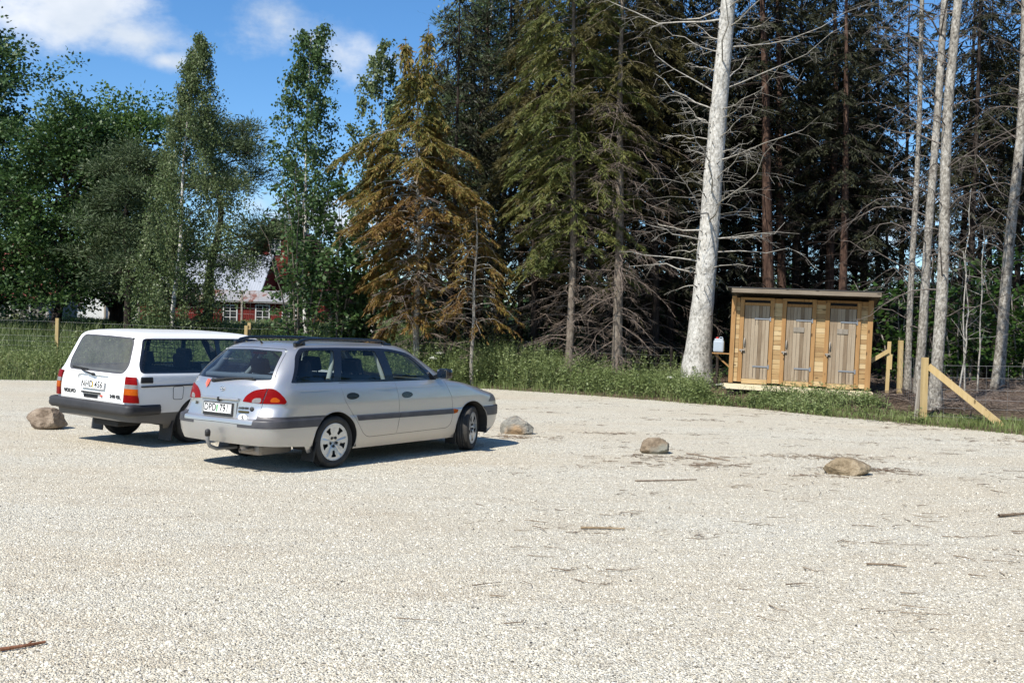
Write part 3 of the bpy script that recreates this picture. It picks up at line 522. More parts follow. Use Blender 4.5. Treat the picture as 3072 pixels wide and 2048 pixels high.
# tall birch and pine standing behind the cypresses
t = birch(24, 19, [(7, 1.5), (10, 2.4), (14, 2.6), (17, 1.8), (19, .5)], 7, 52, 10, 17, .14, LF['birch'], .17, 1.9, -.3, bend=.2)
place_tree(t, 'birch_tree', 'tall old birch with hanging twigs at the top behind the forked cypress', 'tree', 1500, 1030, 42, lean=-.03)
pl = [(6.5 + .5 * i, 2.4 * i + 2.6, 2.6 - .08 * i, .5) for i in range(15)]
t = pine(33, 14, pl, LF['pine'], BK['red'], .2, 11, 85, .5, .24, .15)
place_tree(t, 'pine_tree', 'dark green pine crown behind and above the forked cypress', 'tree', 1430, 1040, 40)
t = pine(34, 13.5, [(5 + .5 * i, 2.4 * i + 1.1, 2.4 - .08 * i, .4) for i in range(15)], LF['greyneedle'], BK['dark'], .17, 9, 70, .48, .22, .15)
place_tree(t, 'pine_tree', 'grey green pine deep behind the yellow brown cypress', 'tree', 1330, 1030, 47)
# young maples and thin saplings in the wood at the right
t = hazel(45, 4.0, 7, 1.5, .16, 17, LF['maple'], BK['grey']); place_tree(t, 'maple_sapling', 'young maple with bright leaves between the grey trunks at the right', 'sapling', 2870, 1110, 28.5)
t = hazel(46, 4.3, 7, 1.6, .16, 17, LF['maple'], BK['grey']); place_tree(t, 'maple_sapling', 'young maple with leaves reaching over to the right edge', 'sapling', 3060, 1130, 30.5)
t = hazel(47, 3.4, 4, 1.1, .15, 13, LF['maple'], BK['grey']); place_tree(t, 'maple_sapling', 'leafy maple sapling just right of the shed', 'sapling', 2690, 1110, 28.5)
for px, Y, hh, lb in ((2896, 25.5, 5.2, 'thin whitish bent sapling right of the nearest grey trunk'), (2932, 26.5, 4.4, 'straight thin whitish sapling left of the edge trunk'), (2868, 24.5, 3.6, 'thin curved whitish sapling nearest the grey trunk')):
    rng = np.random.default_rng(int(px)); sg = []; P = path((0, 0, -.2), (rng.normal(0, .15), 0, hh), (.15 * rng.normal(), 0, 0), 10, rng, .03); add_path(sg, P, .026, .008)
    for j in range(9): q = P[3 + j % 7]; add_path(sg, path(q, q + rng.normal(0, .35, 3) + [0, 0, .1], (0, 0, 0), 3, rng, .03), .007, .003)
    p = at(px, 1180, Y); o = tree_obj('sapling', [('stem', withmat(mesh_np('stem', *sticks(sg, 6)), BK['paletwig']))], lb, 'sapling', (p.x, Y, tz(p.x, Y)))
# ================================================================ weeds, grass, brush
def herbs(nm, label, xy, hmin, hmax, nl, leaf, lm, seed, spread=.13, wide=.6):
    r = np.random.default_rng(seed); n = len(xy); h = r.uniform(hmin, hmax, n) * (1 + .55 * wob(xy[:, 0] * 1.3, xy[:, 1] * 1.3, 1, seed)); z = terr(xy[:, 0], xy[:, 1]); k = np.repeat(np.arange(n), nl); t = r.random(n * nl) ** .75
    az = r.random(n * nl) * 6.283; o = np.stack([np.cos(az), np.sin(az), np.zeros_like(az)], -1); ln = r.normal(0, .13, (n, 2)); c = np.stack([xy[k, 0] + ln[k, 0] * t * h[k], xy[k, 1] + ln[k, 1] * t * h[k], z[k] + t * h[k]], -1) + o * (r.random(len(k)) * spread * (1.15 - t))[:, None]
    L = leaf * r.uniform(.6, 1.4, len(k)) * (1.2 - .6 * t); V, F = leaves(c, o + np.stack([0 * az, 0 * az, r.normal(.25, .5, len(k))], -1), np.stack([r.normal(0, .5, len(k)), r.normal(0, .5, len(k)), np.ones(len(k))], -1), L, L * wide)
    S = np.c_[xy, z - .02, xy + ln * h[:, None], z + h * .98, np.full(n, .004), np.full(n, .002)]; V2, F2 = sticks(S, 3)
    o = link(nm, mesh_np(nm, np.concatenate([V, V2]), np.concatenate([F, F2 + len(V)])), lm); tag(o, label, 'plants', kind='stuff'); return o
def grass(nm, label, xy, hmin, hmax, w, lm, seed):
    r = np.random.default_rng(seed); n = len(xy); h = r.uniform(hmin, hmax, n) * (1 + .4 * wob(xy[:, 0], xy[:, 1], 1.6, seed)); z = terr(xy[:, 0], xy[:, 1]) - .01; az = r.random(n) * 6.283; s = np.stack([np.cos(az), np.sin(az), 0 * az], -1) * (w * r.uniform(.6, 1.3, n))[:, None]; b = np.stack([xy[:, 0], xy[:, 1], z], -1)
    l1 = r.normal(0, .18, (n, 2)); m = b + np.c_[l1 * h[:, None] * .4, h * .6]; e = b + np.c_[l1 * h[:, None] * 1.5, h * r.uniform(.8, 1, n)]
    V = np.stack([b - s, b + s, m + s * .8, m - s * .8, e + s * .12, e - s * .12], 1).reshape(-1, 3); F = (np.array([(0, 1, 2, 3), (3, 2, 4, 5)])[None] + 6 * np.arange(n)[:, None, None]).reshape(-1, 4)
    o = link(nm, mesh_np(nm, V, F), lm); tag(o, label, 'grass', kind='stuff'); return o
GR = leaf_mat('verge_grass', [(.055, .075, .020), (.125, .165, .048), (.18, .225, .075), (.26, .26, .125)], .5, .22, nscale=.6)
GF = leaf_mat('field_grass', [(.045, .070, .020), (.082, .120, .034), (.125, .165, .055), (.19, .19, .09)], .55, .3, nscale=.35)
HB = leaf_mat('nettle_leaf', [(.075, .102, .030), (.15, .195, .065), (.21, .26, .10), (.28, .315, .15)], .5, .22, nscale=.8)
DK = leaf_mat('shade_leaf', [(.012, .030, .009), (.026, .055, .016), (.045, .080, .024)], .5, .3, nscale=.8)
def strip(n, x0, x1, d0, d1, seed, pw=1.0):
    r = np.random.default_rng(seed); x = r.uniform(x0, x1, n); f = np.where(x > 1, 1 / .75, 1 / .98); return np.stack([x, edge_y(x) + (d0 + (d1 - d0) * r.random(n) ** pw) * f + wob(x * 2.2, x * 0) * .14], -1)
def keep(xy, fn): return xy[fn(xy[:, 0], xy[:, 1])]
hutfree = lambda x, y: ~((x > 5.2) & (x < 9.3) & (y > 24.6 - .30 * (x - 7.3)) & (y < 28.5))
grass('verge_grass', 'green grass fringe along the far edge of the gravel', keep(strip(15000, -42, 14, -.45, .9, 1, .8), hutfree), .06, .26, .007, GR, 1)
grass('verge_grass', 'long grass along the verge', keep(strip(20000, -42, 8.3, .4, 5.5, 2), lambda x, y: hutfree(x, y) & ((x < 5) | (np.random.default_rng(3).random(len(x)) < .35))), .18, .55, .008, GR, 2)
herbs('verge_weeds', 'tall leafy weeds along the verge in front of the trees', keep(strip(2700, -7, 5.2, .25, 3.6, 3), lambda x, y: hutfree(x, y) & (wob(x * 2.1, y * 2.1, 1, 5) > -.7)), .42, 1.0, 30, .070, HB, 3)
herbs('verge_weeds', 'leafy weeds in front of the wooden shed', keep(strip(1100, 4.4, 8.4, .0, 2.4, 4), lambda x, y: hutfree(x, y) & (wob(x * 2.3, y * 2.3, 1, 2) > -.35)), .08, .34, 24, .062, HB, 4)
herbs('verge_weeds', 'tangled weeds below the field fence', strip(2300, -42, -6, .15, 4.2, 5), .25, .62, 26, .07, GR, 5)
herbs('verge_weeds', 'taller weeds by the field fence', strip(700, -42, -6, 2.5, 7.5, 6), .5, 1.05, 30, .08, HB, 6)
xy = np.stack([np.random.default_rng(7).uniform(-48, 2, 52000), np.random.default_rng(8).uniform(33.5, 72, 52000)], -1); grass('field_grass', 'tall meadow grass beyond the fence', keep(xy, lambda x, y: y > 30.5 + .06 * (x + 48)), .3, .65, .014, GF, 7)
xy = np.stack([np.random.default_rng(9).uniform(-40, -2, 2600), np.random.default_rng(10).uniform(50, 63, 2600)], -1); herbs('field_nettles', 'dense nettles growing before the farm buildings', xy, .30, .75, 26, .13, HB, 9, .22)
grass('verge_grass', 'short green grass at the foot of the braced fence', strip(7000, 6.5, 15, -.4, 1.1, 14, .8), .07, .24, .007, GR, 14)
# low bushes and brambles on the floor of the wood
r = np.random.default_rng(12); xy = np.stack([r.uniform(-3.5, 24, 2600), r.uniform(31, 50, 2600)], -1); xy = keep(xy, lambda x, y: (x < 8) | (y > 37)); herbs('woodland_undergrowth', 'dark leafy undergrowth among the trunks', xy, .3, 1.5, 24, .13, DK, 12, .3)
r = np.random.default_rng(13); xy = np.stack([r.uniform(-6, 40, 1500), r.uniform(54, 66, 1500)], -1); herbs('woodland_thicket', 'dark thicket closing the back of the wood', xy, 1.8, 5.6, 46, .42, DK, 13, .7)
def brash(nm, label, n, xs, ys, seed, cl=22, mt=None, r0=.010, hh=.35, lmax=1.4):
    r = np.random.default_rng(seed); S = []
    for i in range(n):
        x, y = r.uniform(*xs), r.uniform(*ys); z = tz(x, y); k = wob(np.array(x * 1.7), np.array(y * 1.7), 1, 3)
        for j in range(cl):
            q = np.array([x, y, z]) + r.normal(0, .35, 3) * [1, 1, .0] + [0, 0, max(.02, hh * (.5 + .6 * k)) * r.random()]; a = r.random() * 6.283; l = r.uniform(.15, lmax) * .5; d = np.array([math.cos(a), math.sin(a), r.normal(0, .22)]) * l; add_path(S, path(q - d, q + d, r.normal(0, .05, 3), 2), r0 * r.uniform(.4, 1.1), r0 * .3)
    o = link(nm, mesh_np(nm, *sticks(S, 3)), mt or BK['twig']); tag(o, label, 'brushwood', kind='stuff'); return o
brash('brushwood', 'heaped dead twigs on the floor of the wood', 170, (9.0, 17), (21.5, 33), 21, 24, hh=.16)
brash('brushwood', 'dead twigs littering the floor of the wood behind the weeds', 120, (-1, 9), (30, 37), 22, 16)
brash('brushwood', 'dead needles and twigs on bare soil by the shed', 90, (7.6, 10.5), (20.6, 26), 23, 12, BK['dark'], .006, .05, .5)
# far line of woodland round the farmland
def treeline(nm, label, xs, y0, h0, h1, n, leaf, seed):
    r = np.random.default_rng(seed); m = 520; cx = r.uniform(*xs, m); cy = y0 + r.normal(0, 6, m); hh = r.uniform(h0, h1, m) * (1 + .3 * wob(cx * .12, cy * .1, 1, seed)); rad = r.uniform(2, 3.6, m); k = r.integers(0, m, n); v = rdir(r, n) * (r.random((n, 1)) ** .4); c = np.stack([cx[k], cy[k], terr(cx, cy)[k] + hh[k] * .5], -1) + v * np.stack([rad[k], rad[k], hh[k] * .52], -1); L = leaf * r.uniform(.6, 1.4, n)
    o = link(nm, mesh_np(nm, *leaves(c, v + r.normal(0, .5, (n, 3)), rdir(r, n), L, L * .8)), LF['dark']); tag(o, label, 'woodland', kind='stuff')
def side_wood():
    r = np.random.default_rng(44); n = 30000; m = 160; cx = r.uniform(27, 40, m); cy = r.uniform(-35, 22, m); hh = r.uniform(9, 14, m); k = r.integers(0, m, n); v = rdir(r, n); c = np.stack([cx[k], cy[k], hh[k] * .5], -1) + v * np.stack([np.full(n, 2.6), np.full(n, 2.6), hh[k] * .5], -1); L = .55 * r.uniform(.6, 1.4, n)
    o = link('woodland', mesh_np('woodland', *leaves(c, v + r.normal(0, .5, (n, 3)), rdir(r, n), L, L * .7)), LF['dark']); tag(o, 'edge of the wood carrying on along the right side of the car park', 'woodland', kind='stuff')
side_wood()
treeline('far_woodland', 'low dark woodland on the far side of the fields', (-150, 130), 150, 6, 10, 70000, .8, 31)
# ================================================================ wooden privy with three doors
def wood_mat(name, cols, grain=(1, 1, .06), scale=26, rough=.85, knots=True, board=None):
    def fn(nt, b):
        t = N(nt, 'ShaderNodeTexCoord').outputs['Object']; rnd = N(nt, 'ShaderNodeNewGeometry').outputs['Random Per Island']
        off = N(nt, 'ShaderNodeVectorMath', {0: t, 1: N(nt, 'ShaderNodeCombineXYZ', {0: N(nt, 'ShaderNodeMath', {0: rnd, 1: 37.0}, operation='MULTIPLY').outputs[0], 2: N(nt, 'ShaderNodeMath', {0: rnd, 1: 11.0}, operation='MULTIPLY').outputs[0]}).outputs[0]}, operation='ADD').outputs[0]
        n1 = noise_fac(nt, scale, 5, .6, off, mscale=grain); n2 = noise_fac(nt, 2.0, 4, .6, off)
        f = N(nt, 'ShaderNodeMath', {0: n1, 1: .55, 2: N(nt, 'ShaderNodeMath', {0: n2, 1: .25}, operation='MULTIPLY').outputs[0]}, operation='MULTIPLY_ADD'); f = N(nt, 'ShaderNodeMath', {0: rnd, 1: .40, 2: N(nt, 'ShaderNodeMath', {0: f.outputs[0], 1: .05}, operation='SUBTRACT').outputs[0]}, operation='MULTIPLY_ADD')
        c = ramp(nt, f.outputs[0], [(.30, cols[0]), (.52, cols[1]), (.74, cols[2])])
        if knots:
            v = N(nt, 'ShaderNodeTexVoronoi', {'Vector': N(nt, 'ShaderNodeMapping', {'Vector': off, 'Scale': (3.0, 3.0, 7.0) if grain[0] < 1 else (7.0, 7.0, 3.0)}).outputs[0], 'Scale': 1.0}); c = mixc(nt, ramp(nt, v.outputs['Distance'], [(.10, (.8, .8, .8)), (.2, (0, 0, 0))]), c, tuple(x * .28 for x in cols[0]))
        nt.links.new(c, b.inputs['Base Color']); bump(nt, b, n1, .35, .006)
    return mat(name, cols[1], rough, spec=.25, fn=fn)
WD = dict(board=wood_mat('pale_spruce_board', [(.24, .145, .065), (.39, .265, .125), (.49, .375, .21)], (.06, 1, 1)), frame=wood_mat('orange_pine_frame', [(.17, .088, .034), (.29, .16, .062), (.37, .225, .098)]),
          door=wood_mat('weathered_door_board', [(.115, .080, .050), (.22, .165, .108), (.32, .26, .185)], knots=False, scale=34), plat=wood_mat('new_plank', [(.44, .34, .19), (.58, .48, .29), (.66, .58, .40)], (.06, 1, 1)),
          roofedge=wood_mat('greying_fascia', [(.10, .08, .058), (.175, .142, .106), (.25, .21, .16)], (.06, 1, 1)), post=wood_mat('new_pine_post', [(.28, .185, .075), (.40, .29, .13), (.48, .37, .20)]), old=wood_mat('old_grey_post', [(.17, .15, .12), (.27, .24, .20), (.36, .33, .28)]))
M_FELT = mat('roof_felt', (.035, .034, .033), .9); M_GALV = mat('galvanised_hinge', (.20, .215, .235), .6, .25); M_SLOT = mat('dark_slot', (.006, .006, .006), .9); M_STAIN = mat('water_stain', (.07, .052, .038), .9); M_SIGNW = wood_mat('grey_sign_board', [(.13, .11, .085), (.20, .175, .14), (.27, .24, .2)], knots=False)
def privy():
    Yc = 25.5; p = at(2392, 1170, Yc); root = empty('privy', (p.x, Yc, .40)); root.rotation_euler = (Matrix.Rotation(R_(1.2), 3, 'Y') @ Matrix.Rotation(R_(-17), 3, 'Z')).to_euler(); root.scale = (.965, 1, 1)
    tag(root, 'new pine privy shed with three weathered plank doors under a lean-to roof', 'outhouse')
    W2, H, D = 1.79, 2.30, 1.7; rng = random.Random(4)
    wl = MB()
    doors = [(-1.46, -.80), (-.37, .27), (.73, 1.39)]; solid = [(-1.79, -1.58), (-.69, -.48), (.38, .62), (1.50, 1.79)]; z = .10
    while z < 2.16:
        hh = rng.uniform(.115, .135)
        for a, b in solid: wl.box(((a + b) / 2, .03 + rng.uniform(-.003, .003), z + hh / 2), (b - a, .03, hh - .006))
        for sx in (-1, 1): wl.box((sx * (W2 - .02), .05 + D / 2, z + hh / 2), (.03, D - .06, hh - .006))
        wl.box((0, D, z + hh / 2), (2 * W2 - .1, .03, hh - .006)); z += hh
    for sx in (-1, 1): wl.box((sx * (W2 - .02), .05 + D / 2, 2.22), (.03, D - .06, .14))
    wl.build('wall', WD['board'], root)
    bk = MB(); bk.box((0, .12, 1.1), (2 * W2 - .1, .02, 2.1)); bk.build('inner_lining', M_SLOT, root)
    for a, b in doors:
        for x in (a - .06, b + .06):
            f = MB(); f.box((x, .004, 1.17), (.105, .05, 2.14)); f.build('door_post', WD['frame'], root)
    for x, w in ((-W2 + .045, .115), (W2 - .06, .13)): f = MB(); f.box((x, -.002, 1.19), (w, .06, 2.24)); f.build('corner_board', WD['frame'], root)
    f = MB()
    for a, b in doors: f.box(((a + b) / 2, .012, 2.12), (b - a + .01, .035, .07)); f.box(((a + b) / 2, .012, 2.255), (b - a + .22, .035, .06)); f.box(((a + b) / 2 - (b - a) / 2 - .055, .014, 2.2), (.1, .03, .06)); f.box(((a + b) / 2 + (b - a) / 2 + .055, .014, 2.2), (.1, .03, .06))
    for a, b in solid: f.box(((a + b) / 2, .012, 2.22), (b - a - .02, .035, .11))
    f.build('lintel', WD['frame'], root)
    for a, b in doors: s = MB(); s.box(((a + b) / 2, .055, 2.19), (b - a, .02, .075)); s.build('vent_slot', M_SLOT, root)
    for k, (a, b) in enumerate(doors):
        d = MB(); n = 7; w = (b - a - .012) / n
        for i in range(n): d.box((a + .006 + w * (i + .5), .02 + rng.uniform(-.002, .002), 1.135), (w - .005, .028, 1.89))
        d.mi = 1                                                          # dark runs of water below the hinges
        for hz, hl in ((1.725, .16), (.495, .30)):
            for q in (.37, .30, .20, .12, .03)[:(5 if hl > .2 else 2)]: d.box((b - q, .0045, hz - hl * rng.uniform(.42, .5)), (.010, .003, hl * rng.uniform(.85, 1)))
        do = d.build('door', [WD['door'], M_STAIN], root)
        for hz in (1.745, .515):
            h = MB(); h.box((b - .19, -.004, hz), (.40, .012, .035)); h.box((b + .02, -.026, hz), (.035, .02, .11)); h.build('hinge', M_GALV, do)
        h = MB(); h.tube([(a + .035, .0, 1.02), (a + .03, -.045, 1.06), (a + .03, -.05, 1.18), (a + .035, .0, 1.22)], .018, 7); h.build('handle', WD['old'], do)
        l = MB(); l.box((a - .02, -.035, .925), (.13, .03, .035)); l.box((a - .03, -.05, .90), (.03, .03, .07)); l.build('latch', WD['old'], do)
        if k: s = MB(); s.box((a + .33, -.006, 1.51), (.27, .018, .125)); s.build('sign_board', M_SIGNW, do)
        t = MB(); t.box(((a + b) / 2, .008, .125), (b - a, .05, .12)); t.build('threshold', WD['board'], root)
    pf = MB()
    for i, (y, zz) in enumerate(((-.30, .02), (-.16, .022), (-.02, .02))): pf.box((-.03, y, zz), (3.75, .135, .045))
    pf.box((-.03, -.385, -.02), (3.78, .03, .12)); pf.build('platform', WD['plat'], root)
    ft = MB()
    for x in (-1.7, -.45, .8, 1.7):
        for y in (-.25, 1.5): ft.box((x, y, -.25), (.2, .2, .40))
    ft.build('footing', BK['dark'], root)
    # mono-pitch roof with a plank edge
    q = Matrix.Rotation(R_(-5), 3, 'X'); r = MB(); r.box((.07, .72, 2.36), (3.70, 2.45, .045), q); ro = r.build('roof', WD['roofedge'], root)
    fa = MB(); fa.box((.08, -.512, 2.435), (3.72, .028, .105)); fa.build('fascia', WD['roofedge'], ro)
    fe = MB(); fe.box((.05, .72, 2.40), (3.86, 2.52, .022), q); fe.build('roofing_felt', M_FELT, ro)
    # shelf on the left wall, stair rail on the right
    s = MB(); s.box((-2.06, .55, .80), (.50, .34, .03)); s.bar((-2.25, .55, .78), (-1.80, .55, .42), .04, .04); s.build('shelf', WD['frame'], root)
    st = MB(); st.bar((2.24, .35, -.45), (2.24, .35, 1.32), .09, .09); st.build('rail_post', WD['post'], root)
    st = MB(); st.bar((1.80, .28, .80), (2.22, .28, 1.08), .045, .10); st.bar((2.30, .30, 1.0), (2.30, .30, .62), .05, .09); st.build('hand_rail', WD['post'], root)
    st = MB(); st.box((2.05, .8, -.10), (.55, .8, .05)); st.build('side_step', WD['old'], root)
    # water can standing on the shelf
    w = MB(); w.box((0, 0, .13), (.24, .19, .24), None, .035); w.box((0, 0, .26), (.20, .15, .05), None, .02)
    w.v = [(x * 1.15, y * 1.15, z * 1.3) for x, y, z in w.v]; c = w.build('water_can', mat('bluish_plastic', (.34, .39, .44), .4), None); mw = root.matrix_basis.copy(); c.location = root.location + root.rotation_euler.to_matrix() @ Vector((-2.07, .52, .817)); c.rotation_euler = root.rotation_euler
    tag(c, 'small bluish white water can on the shelf left of the wooden shed', 'water can')
    k = MB(); k.lathe([(.37, 0), (.37, .035), (.405, .035), (.408, 0)], 12, 'z', c=(-.05, 0, 0)); k.build('cap', M['red_sticker'] if 'red_sticker' in globals().get('M', {}) else mat('red_cap', (.55, .04, .03), .4), c)
    hd = MB(); hd.tube([(-.0, 0, .36), (.02, 0, .41), (.08, 0, .41), (.10, 0, .36)], .012, 6); hd.build('carry_handle', c.data.materials[0], c)
privy()

# ================================================================ farm buildings beyond the field
M_RED = mat('falu_red_boards', (.20, .026, .018), .9, spec=.15, fn=lambda nt, b: (lambda t: (nt.links.new(ramp(nt, noise_fac(nt, 3, 5, .6, t), [(.3, (.085, .014, .012)), (.7, (.155, .026, .020))]), b.inputs['Base Color']), bump(nt, b, N(nt, 'ShaderNodeTexWave', {'Vector': t, 'Scale': 2.2}, bands_direction='X').outputs['Fac'], .6, .03)))(N(nt, 'ShaderNodeTexCoord').outputs['Object']))
M_TIN = mat('grey_sheet_roof', (.45, .47, .49), .45, .35, fn=lambda nt, b: (lambda t: (nt.links.new(ramp(nt, noise_fac(nt, .8, 6, .65, t), [(.3, (.26, .28, .30)), (.6, (.42, .44, .46))]), b.inputs['Base Color']), bump(nt, b, N(nt, 'ShaderNodeTexWave', {'Vector': t, 'Scale': 1.6}, bands_direction='X').outputs['Fac'], .4, .03)))(N(nt, 'ShaderNodeTexCoord').outputs['Object']))
M_RUST = mat('rusty_sheet_roof', (.3, .2, .15), .7, .2, fn=lambda nt, b: nt.links.new(ramp(nt, noise_fac(nt, .55, 6, .7, mscale=(1, .25, 1)), [(.42, (.27, .27, .27)), (.5, (.32, .30, .285)), (.56, (.17, .065, .04))]), b.inputs['Base Color']))
M_TILE = mat('red_roof_tile', (.25, .07, .045), .8, fn=lambda nt, b: (lambda t: (nt.links.new(ramp(nt, noise_fac(nt, 3, 5, .6, t), [(.3, (.17, .04, .03)), (.7, (.30, .09, .06))]), b.inputs['Base Color']), bump(nt, b, N(nt, 'ShaderNodeTexWave', {'Vector': t, 'Scale': 1.7}, bands_direction='X').outputs['Fac'], .8, .05)))(N(nt, 'ShaderNodeTexCoord').outputs['Object']))
M_WHT = mat('white_trim', (.52, .51, .49), .6); M_RENDER = mat('white_render', (.72, .71, .68), .9); M_PANE = mat('window_pane', (.012, .015, .018), .08, spec=.8); M_GREYW = mat('grey_boards', (.21, .20, .185), .9)
def window(parent, c, w, h, nx=2, nz=3, fr=.075):
    """frame (> pane) on a wall facing -y"""
    f = MB(); x, y, z = c
    for sx in (-1, 1): f.box((x + sx * w / 2, y - .03, z), (fr, .07, h + fr))
    for sz in (-1, 1): f.box((x, y - .03, z + sz * h / 2), (w - fr, .07, fr))
    for i in range(1, nx): f.box((x - w / 2 + w * i / nx, y - .025, z), (.05, .05, h - fr))
    for i in range(1, nz): f.box((x, y - .022, z - h / 2 + h * i / nz), (w - fr, .04, .04))
    o = f.build('window', M_WHT, parent); p = MB(); p.box((x, y + .002, z), (w, .02, h)); p.build('pane', M_PANE, o); return o
def gable_house(name, label, cat, loc, rz, L, Wd, eave, ridge, wallm, roofm, over=.4, wins=(), gwins=(), trim=True):
    """long side along x facing -y, gables at +-x"""
    r = empty(name, loc, rz); tag(r, label, cat); w = MB(); x, y = L / 2, Wd / 2
    v = [(-x, -y, -1), (x, -y, -1), (x, y, -1), (-x, y, -1), (-x, -y, eave), (x, -y, eave), (x, y, eave), (-x, y, eave), (-x, 0, ridge), (x, 0, ridge)]
    w.add(v, [(0, 1, 5, 4), (2, 3, 7, 6), (1, 2, 6, 9, 5), (3, 0, 4, 8, 7)]); w.build('wall', wallm, r)
    rf = MB(); s = (ridge - eave) / y
    for sg in (-1, 1):
        a, b = Vector((0, sg * (y + over), eave - over * s + .08)), Vector((0, 0, ridge + .08)); n = (b - a).cross(Vector((1, 0, 0))).normalized() * .12
        if n.z < 0: n = -n
        pts = [a, b, b + n, a + n]; vs = [p + Vector((sx * (x + over), 0, 0)) for sx in (-1, 1) for p in pts]; rf.add(vs, [(0, 1, 5, 4), (1, 2, 6, 5), (2, 3, 7, 6), (3, 0, 4, 7), (0, 3, 2, 1), (4, 5, 6, 7)])
    ro = rf.build('roof', roofm, r)
    if trim:
        for sx in (-1, 1):
            for sy in (-1, 1): t = MB(); t.box((sx * (x + .01), sy * (y + .01), eave / 2 - .4), (.16, .16, eave + .8)); t.build('corner_board', M_WHT, r)
    for c in wins: window(r, (c[0], -y - .01, c[1]), c[2], c[3])
    for c in gwins:
        o = window(r, (0, 0, 0), c[2], c[3]); Mx = Matrix.Translation((-x - .01, c[0], c[1])) @ Matrix.Rotation(-math.pi / 2, 4, 'Z'); o.data.transform(Mx)
        for ch in o.children: ch.data.transform(Mx)
    return r
def base(px, py, Y): q = at(px, py, Y); return (q.x, Y, tz(q.x, Y))
# tall red barn, its gable facing us
b_ = at(822, 800, 84); z0 = tz(b_.x, 84); apex = at(822, 662, 84).z - z0; eavez = at(700, 885, 84).z - z0
bn = gable_house('barn', 'tall red timber barn gable seen behind the leafy trees', 'barn', (b_.x, 84 + 9, z0), math.pi / 2, 18, 8.6, eavez, apex, M_RED, M_RED, .5, (), [(-.05, apex - 2.2, .9, 1.3), (-2.2, 2.2, .9, 1.1)], False)
# lower barn wing with the bright sheet roof
c_ = at(700, 900, 78); zz = tz(c_.x, 78)
gable_house('barn', 'low barn wing with a bright grey sheet metal roof beside the tall red gable', 'barn', (at(640, 900, 82).x, 82, zz), 0, 9.2, 8.0, at(640, 880, 78).z - zz, at(690, 768, 82).z - zz, M_RED, M_TIN, .3)
# long low outbuilding with rusty roof and white windows
lz = tz(at(720, 950, 70).x, 70); ev = at(740, 906, 70).z - lz
lo = gable_house('outbuilding', 'long low red outbuilding with a rusty sheet roof and white windows', 'shed', (at(690, 930, 70).x, 72.0, lz), 0, 9.6, 4.0, ev, at(760, 879, 72).z - lz, M_RED, M_RUST, .35,
    [(at(px, 940, 70).x - at(690, 930, 70).x, at(px, 942, 70).z - lz, .95, 1.25) for px in (691, 788, 868)])
# white house with a red tile roof among the trees on the left
hz = tz(at(200, 900, 66).x, 66)
gable_house('house', 'white rendered house with a red tile roof glimpsed between the left trees', 'house', (at(165, 900, 70).x, 70, hz), R_(14), 7.5, 6.5, at(230, 815, 66).z - hz, at(230, 745, 70).z - hz, M_RENDER, M_TILE, .4, [(-.8, 1.7, .9, 1.2), (1.9, 1.7, .9, 1.2)])
sz_ = tz(at(10, 950, 52).x, 52)
gable_house('cottage', 'grey board cottage with a white window at the left edge', 'cottage', (at(-30, 950, 52).x, 55, sz_), R_(6), 4.6, 4.4, at(10, 895, 53).z - sz_, at(10, 850, 55).z - sz_, M_GREYW, M_TILE, .3, [(.9, at(20, 938, 52.8).z - sz_, 1.0, .95), (-1.2, at(20, 938, 52.8).z - sz_, 1.0, .95)])

# ================================================================ fences
M_WIRE = mat('fence_wire', (.30, .30, .29), .45, .8)
def netting(pts, zs, pitch, parent, name='wire_netting', r=.0028, rv=.0022):
    """field netting hung between posts: horizontal wires at heights zs, uprights every pitch metres"""
    seg = []
    for (a, b) in zip(pts[:-1], pts[1:]):
        a, b = np.array(a, float), np.array(b, float); L = np.linalg.norm(b - a)
        for z in zs: P = path(a + [0, 0, z], b + [0, 0, z], (0, 0, -.012), 4); add_path(seg, P, r, r)
        for k in range(1, int(L / pitch)): q = a + (b - a) * k * pitch / L; seg.append((*(q + [0, 0, zs[0]]), *(q + [0, 0, zs[-1]]), rv, rv))
    return link(name, mesh_np(name, *sticks(seg, 4)), M_WIRE, parent)
def post(parent, p, h, r, m, square=True, lean=(0, 0), name='fence_post'):
    b = MB(); a = Vector(p); e = a + Vector((lean[0], lean[1], h))
    if square: b.bar(a - Vector((0, 0, .3)), e, r * 2, r * 2)
    else: b.tube([a - Vector((0, 0, .3)), (a + e) / 2 + Vector((.004, 0, 0)), e], [r * 1.03, r, r * .93], 10)
    return b.build(name, m, parent)
# left: netting between the car park and the field
fz = lambda x, y: (x, y, tz(x, y))
L0 = at(172, 1000, 34)
lp = [fz(-30, 31.5), fz(-21, 33.2), fz(L0.x, 34), fz(-9.2, 34.6), fz(at(748, 990, 34.8).x, 34.8), fz(-3.4, 34.9)]
fr = empty('field_fence', lp[2]); tag(fr, 'wire netting field fence on wooden posts behind the white car', 'fence')
def rel(root, pts): return [tuple(Vector(p) - root.location) for p in pts]
rp_ = rel(fr, lp)
for i, p in enumerate(rp_): post(fr, p, 1.22 if i != 4 else 1.3, .055, WD['post'])
netting(rp_, [.10, .26, .42, .60, .82, 1.10], .45, fr)
